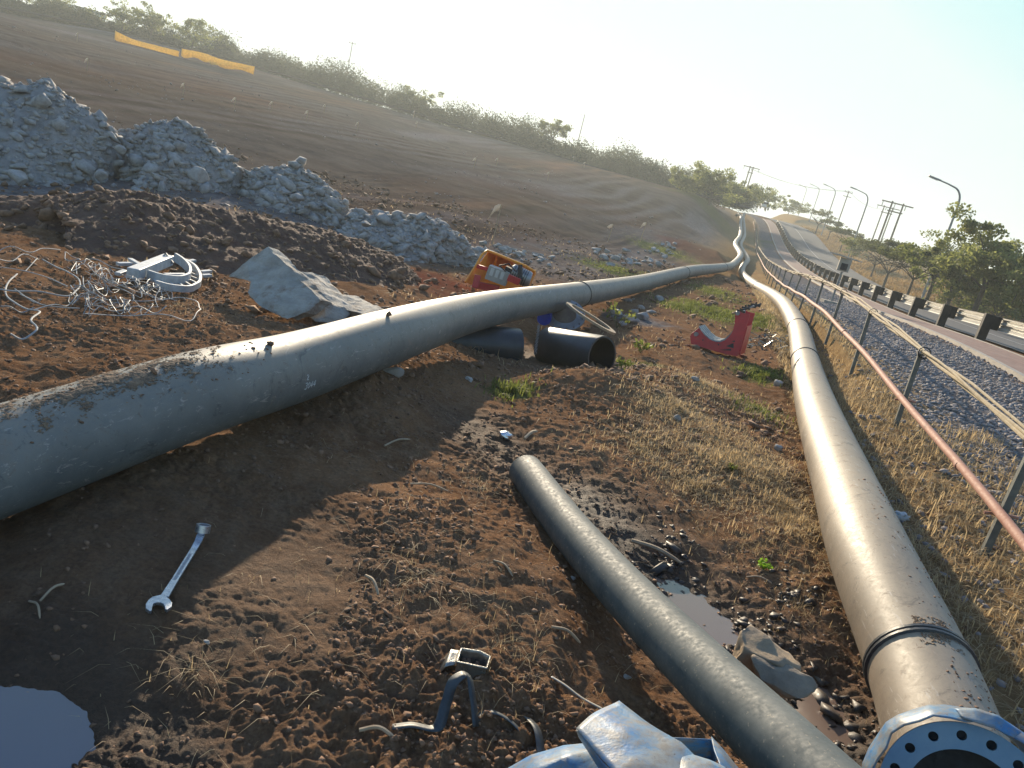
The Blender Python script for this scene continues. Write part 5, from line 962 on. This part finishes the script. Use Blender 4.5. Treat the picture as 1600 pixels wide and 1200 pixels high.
for i, (a, b, r_) in enumerate([((45, 945), (62, 972), .0035), ((62, 945), (100, 918), .004), ((770, 880), (800, 905), .004), ((860, 985), (905, 1010), .006), ((985, 850), (1062, 885), .012), ((570, 905), (590, 935), .006), ((640, 760), (700, 772), .005), ((560, 1148), (615, 1160), .006), ((1165, 905), (1205, 915), .004), ((1560, 940), (1600, 965), .006), ((600, 700), (640, 690), .005), ((818, 690), (838, 678), .012)]):
    o = MB().tube(smooth_path(np.array([at(*a)+[0, 0, r_+.01], (at(*a)+at(*b))/2+[0, .01, r_+.025], at(*b)+[0, 0, r_+.01]]), 4), [r_*1]*8+[r_*.5], 6).build("twig", M_BONE, None, True); tag(o, ["thin bent twig in the shade at the far edge of the spanner's patch", "thin pale twig angled over the shaded soil", "small twig on the lit soil", "pale stick beside the slim pipe's shadow", "pale stick across the mud between slim pipe and puddle", "short twig at the edge of the lit soil", "thin stick in the shade below the raised pipe", "pale stick near the bent strap", "thin stem beside the bright seedling", "dry stalk beyond the blue wrapped flange", "thin twig in the shade near the raised pipe's foot", "curled pale bark strip beside the crumpled foil"][i], "twig")
# sack and strap beside the dusty pipe
gb = at(1405, 812); crumple("plastic_bag", gb, .06, M_WHITEP, "scrap of pale plastic bag tucked against the dusty pipe", "plastic bag", 9); P = np.array([atd(1362, 725, 5.2), atd(1380, 765, 4.8), atd(1404, 805, 4.45)]); o = MB().tube(smooth_path(P-[0, 0, .12], 5), .018, 7).build("loose_rope", M_WIRE, None, True); tag(o, "thin grey rope hanging along the side of the dusty pipe", "rope")
# seedling and weeds
def weed(p, h, n, m, label, nm="weed", lf=.03):
    root = thing(nm, p, label, "plant"); mb = MB(); tips = []
    for k in range(n):
        a = 2*math.pi*k/n+RNG.uniform(-.3, .3); e = np.array(p)+[math.cos(a)*h*.6, math.sin(a)*h*.6, h*RNG.uniform(.6, 1)]; mb.tube([p, (np.array(p)+e)/2+[0, 0, h*.12], e], .0025, 5, False); tips += [e, (np.array(p)+e*3)/4]
    mb.build("stem", m, root); P = np.array(tips)[:, None]+RNG.normal(size=(len(tips), 5, 3))*h*.13; leafquads(P.reshape(-1, 3), lf, "leaves", m, root, None, .55)
weed(at(1192, 890), .05, 5, M_SEED, "single bright green seedling on the dark mud beside the dusty pipe", "seedling", .024); weed(at(1142, 735), .04, 4, M_GREEN, "small green sprig on the dry grass mound")
weed(at(1000, 552), .16, 7, M_GREEN, "leafy green weed at the rim of the hollow by the black offcut", lf=.07); weed(at(963, 512), .34, 6, M_GREEN, "upright green weed among the pale rocks", lf=.08); weed(at(972, 580), .12, 6, M_GREEN, "small green weed beside the open end of the black offcut", lf=.05)
# ================================================================== GRASS, GRAVEL, CLODS
def inpoly(cx, cy, rx, ry, n, seedmask=None):
    p = at(cx, cy); a = RNG.uniform(0, 2*math.pi, n); r_ = np.abs(RNG.normal(size=n))*.62; x = p[0]+rx*r_*np.cos(a); y = p[1]+ry*r_*np.sin(a)
    if seedmask is not None: k = fbm(x, y, min(rx, ry)*.5, 3, seedmask) > RNG.uniform(-.5, .25, n); x, y = x[k], y[k]
    return x, y
def ground_pts(x, y, dz=-.005): return np.stack([x, y, Hfull(x, y)+dz], 1)
s_ = 2.2+(RNG.random(70000)**1.6)*34; t_ = RNG.uniform(1.28, 3.3, 70000); t_ = np.where((s_ > 9) & (t_ > 2.6), t_-1.2, t_); x, y = st2xy(s_, t_); k = (fbm(x, y, .7, 3, 201) > RNG.uniform(-.45, .3, len(x))-.12*(t_ < 2.6)); x, y = x[k], y[k]
blades(ground_pts(x, y), RNG.uniform(.03, .16, len(x)), RNG.uniform(.003, .006, len(x))*(1+np.hypot(x, y)/12), M_DRY, "dry_grass", 1.75)
X_, Y_ = [], []
for k, (a, b, c_, e, n) in enumerate([(1150, 720, .8, 1.1, 11000), (1060, 640, .6, .9, 5000), (1235, 800, .3, .8, 5200), (1000, 700, .5, .6, 1800), (1100, 600, .5, .6, 3000), (1180, 640, .6, .8, 4000), (1090, 760, .3, .3, 1500)]): x, y = inpoly(a, b, c_, e, n, 210+k); X_.append(x); Y_.append(y)
x, y = np.concatenate(X_), np.concatenate(Y_); blades(ground_pts(x, y), RNG.uniform(.015, .075, len(x)), .0032*(1+np.hypot(x, y)/10), M_DRY, "straw", 1.9)
x, y = [], []
for k, (a, b, c_, e, n) in enumerate([(300, 1050, .5, .4, 160), (650, 900, .7, .9, 420), (800, 1000, .5, .5, 300), (750, 760, .6, .6, 260), (1250, 950, .3, .5, 400), (1180, 860, .35, .4, 500), (280, 480, 2, 1.4, 500)]): u, v = inpoly(a, b, c_, e, n); x.append(u); y.append(v)
x, y = np.concatenate(x), np.concatenate(y); blades(ground_pts(x, y), RNG.uniform(.02, .07, len(x)), .0022, M_DRY, "straw_scraps", 2.2)
X_, Y_ = [], []
for k, (a, b, c_, e, n) in enumerate([(1110, 485, 1.0, 1.5, 9000), (1190, 500, .7, 1.6, 9000), (1190, 585, .3, .5, 2200), (960, 420, 1.2, 1.6, 2600), (1040, 392, 2, 3, 3600), (800, 612, .22, .3, 700), (1120, 455, .9, 2, 3600), (1060, 480, .5, .7, 2600), (1180, 640, .3, .4, 700)]): x, y = inpoly(a, b, c_, e, n, 230+k); X_.append(x); Y_.append(y)
x, y = np.concatenate(X_), np.concatenate(Y_); blades(ground_pts(x, y), RNG.uniform(.03, .10, len(x)), .012, M_GREEN, "green_ground_cover", .9)
x, y = [], []; s_ = 30+RNG.random(26000)**1.3*150; t_ = 13.9+RNG.exponential(2.6, 26000); x, y = st2xy(s_, t_); blades(np.stack([x, y, Hfull(x, y)-.02], 1), RNG.uniform(.15, .5, len(x)), .05+s_/1800, M_ORGR, "verge_grass", .7)
s_ = np.concatenate([2.5+RNG.random(15000)**1.35*14, 15+RNG.random(9000)*26]); t_ = RNG.uniform(2.55, 4.82, len(s_)); t_ = np.where(RNG.random(len(s_)) < .12, t_-.8, t_); x, y = st2xy(s_, t_); lumps(ground_pts(x, y, -.012), RNG.uniform(.012, .034, len(x))*(1+.012*s_), M_STONE, "gravel", None, 1, .6, .3)['kind'] = 'stuff'
# clods and stones over the middle ground and the cleared slope
n = 26000; r_ = 7+(RNG.random(n)**1.3)*26; a = RNG.uniform(-.75, .35, n); x, y = r_*np.sin(a), r_*np.cos(a); s_, t_ = xy2st(x, y); k = (t_ < 1.4) & (fbm(x, y, 1.6, 4, 251) > RNG.uniform(-.3, .4, n)); x, y, r_ = x[k], y[k], r_[k]; lumps(ground_pts(x, y, -.01), np.minimum(RNG.exponential(.010, len(x))+.006, .07)*(.7+r_/22), M_CLOD, "scattered_clods", None, 1, .65, .5)['kind'] = 'stuff'
n = 16000; r_ = 14+(RNG.random(n)**1.4)*85; a = RNG.uniform(-.8, .2, n); x, y = r_*np.sin(a), r_*np.cos(a); s_, t_ = xy2st(x, y); k = (t_ < -1.5) & (fbm(s_/3, t_, 5, 4, 253) > RNG.uniform(-.1, .45, n)); x, y, r_ = x[k], y[k], r_[k]; lumps(ground_pts(x, y, -.015), np.minimum(RNG.exponential(.016, len(x))+.01, .10)*(.7+r_/110), M_STONE, "scattered_stones", None, 1, .6, .45)['kind'] = 'stuff'
n = 9000; r_ = 8+(RNG.random(n)**1.2)*22; a = RNG.uniform(-.5, .25, n); x, y = r_*np.sin(a), r_*np.cos(a); s_, t_ = xy2st(x, y); k = (t_ < 1.3) & (fbm(x, y, 1.2, 3, 257) > RNG.uniform(-.1, .4, n)); x, y, r_ = x[k], y[k], r_[k]; blades(ground_pts(x, y), RNG.uniform(.03, .12, len(x)), .004*(1+r_/8), M_DRY, "dry_tufts", 1.4)
# crumbs of soil, denser where the ground is broken up
n = 110000; r_ = 1.15+(RNG.random(n)**1.5)*7.5; a = RNG.uniform(-.72, .62, n); x, y = r_*np.sin(a), r_*np.cos(a); k = (fbm(x, y, .55, 4, 241) > RNG.uniform(-.35, .45, n)) & ~((np.hypot((x+1.1)/.7, (y-2.5)/.7) < 1) & (RNG.random(n) < .9)); x, y = x[k], y[k]; r_ = r_[k]
sz = np.minimum(RNG.exponential(.0021, len(x))+.0016, .012)*(.8+r_/6); lumps(ground_pts(x, y, -.004), sz, M_CLOD, "soil_crumbs", None, 1, .7, .55)['kind'] = 'stuff'
x, y = [], []
for (a, b, c_, e, n) in [(1180, 1000, .22, .35, 500), (1230, 930, .2, .3, 300), (1050, 880, .2, .5, 400), (1290, 1130, .2, .25, 400)]: u, v = inpoly(a, b, c_, e, n); x.append(u); y.append(v)
x, y = np.concatenate(x), np.concatenate(y); M_WETCLOD = simple("wet_mud_clod", (.07, .048, .035), (.03, .023, .018), 14, .55); lumps(ground_pts(x, y, -.006), RNG.exponential(.006, len(x))+.003, M_WETCLOD, "wet_mud_lumps", None, 1, .5, .6)['kind'] = 'stuff'
# ================================================================== HAZE
hz = MB().box((0, 150, 8), (1500, 1600, 70)); HZ = hz.build("haze", mat("haze_air")[0]); HZ['kind'] = 'stuff'; m = HZ.data.materials[0]; t = m.node_tree; t.nodes.remove(t.nodes["Principled BSDF"])
v = N(t, "ShaderNodeVolumePrincipled"); v.inputs['Color'].default_value = (.86, .93, .92, 1); v.inputs['Density'].default_value = .0012; v.inputs['Anisotropy'].default_value = .3; L(t, v.outputs[0], t.nodes['Material Output'].inputs['Volume'])
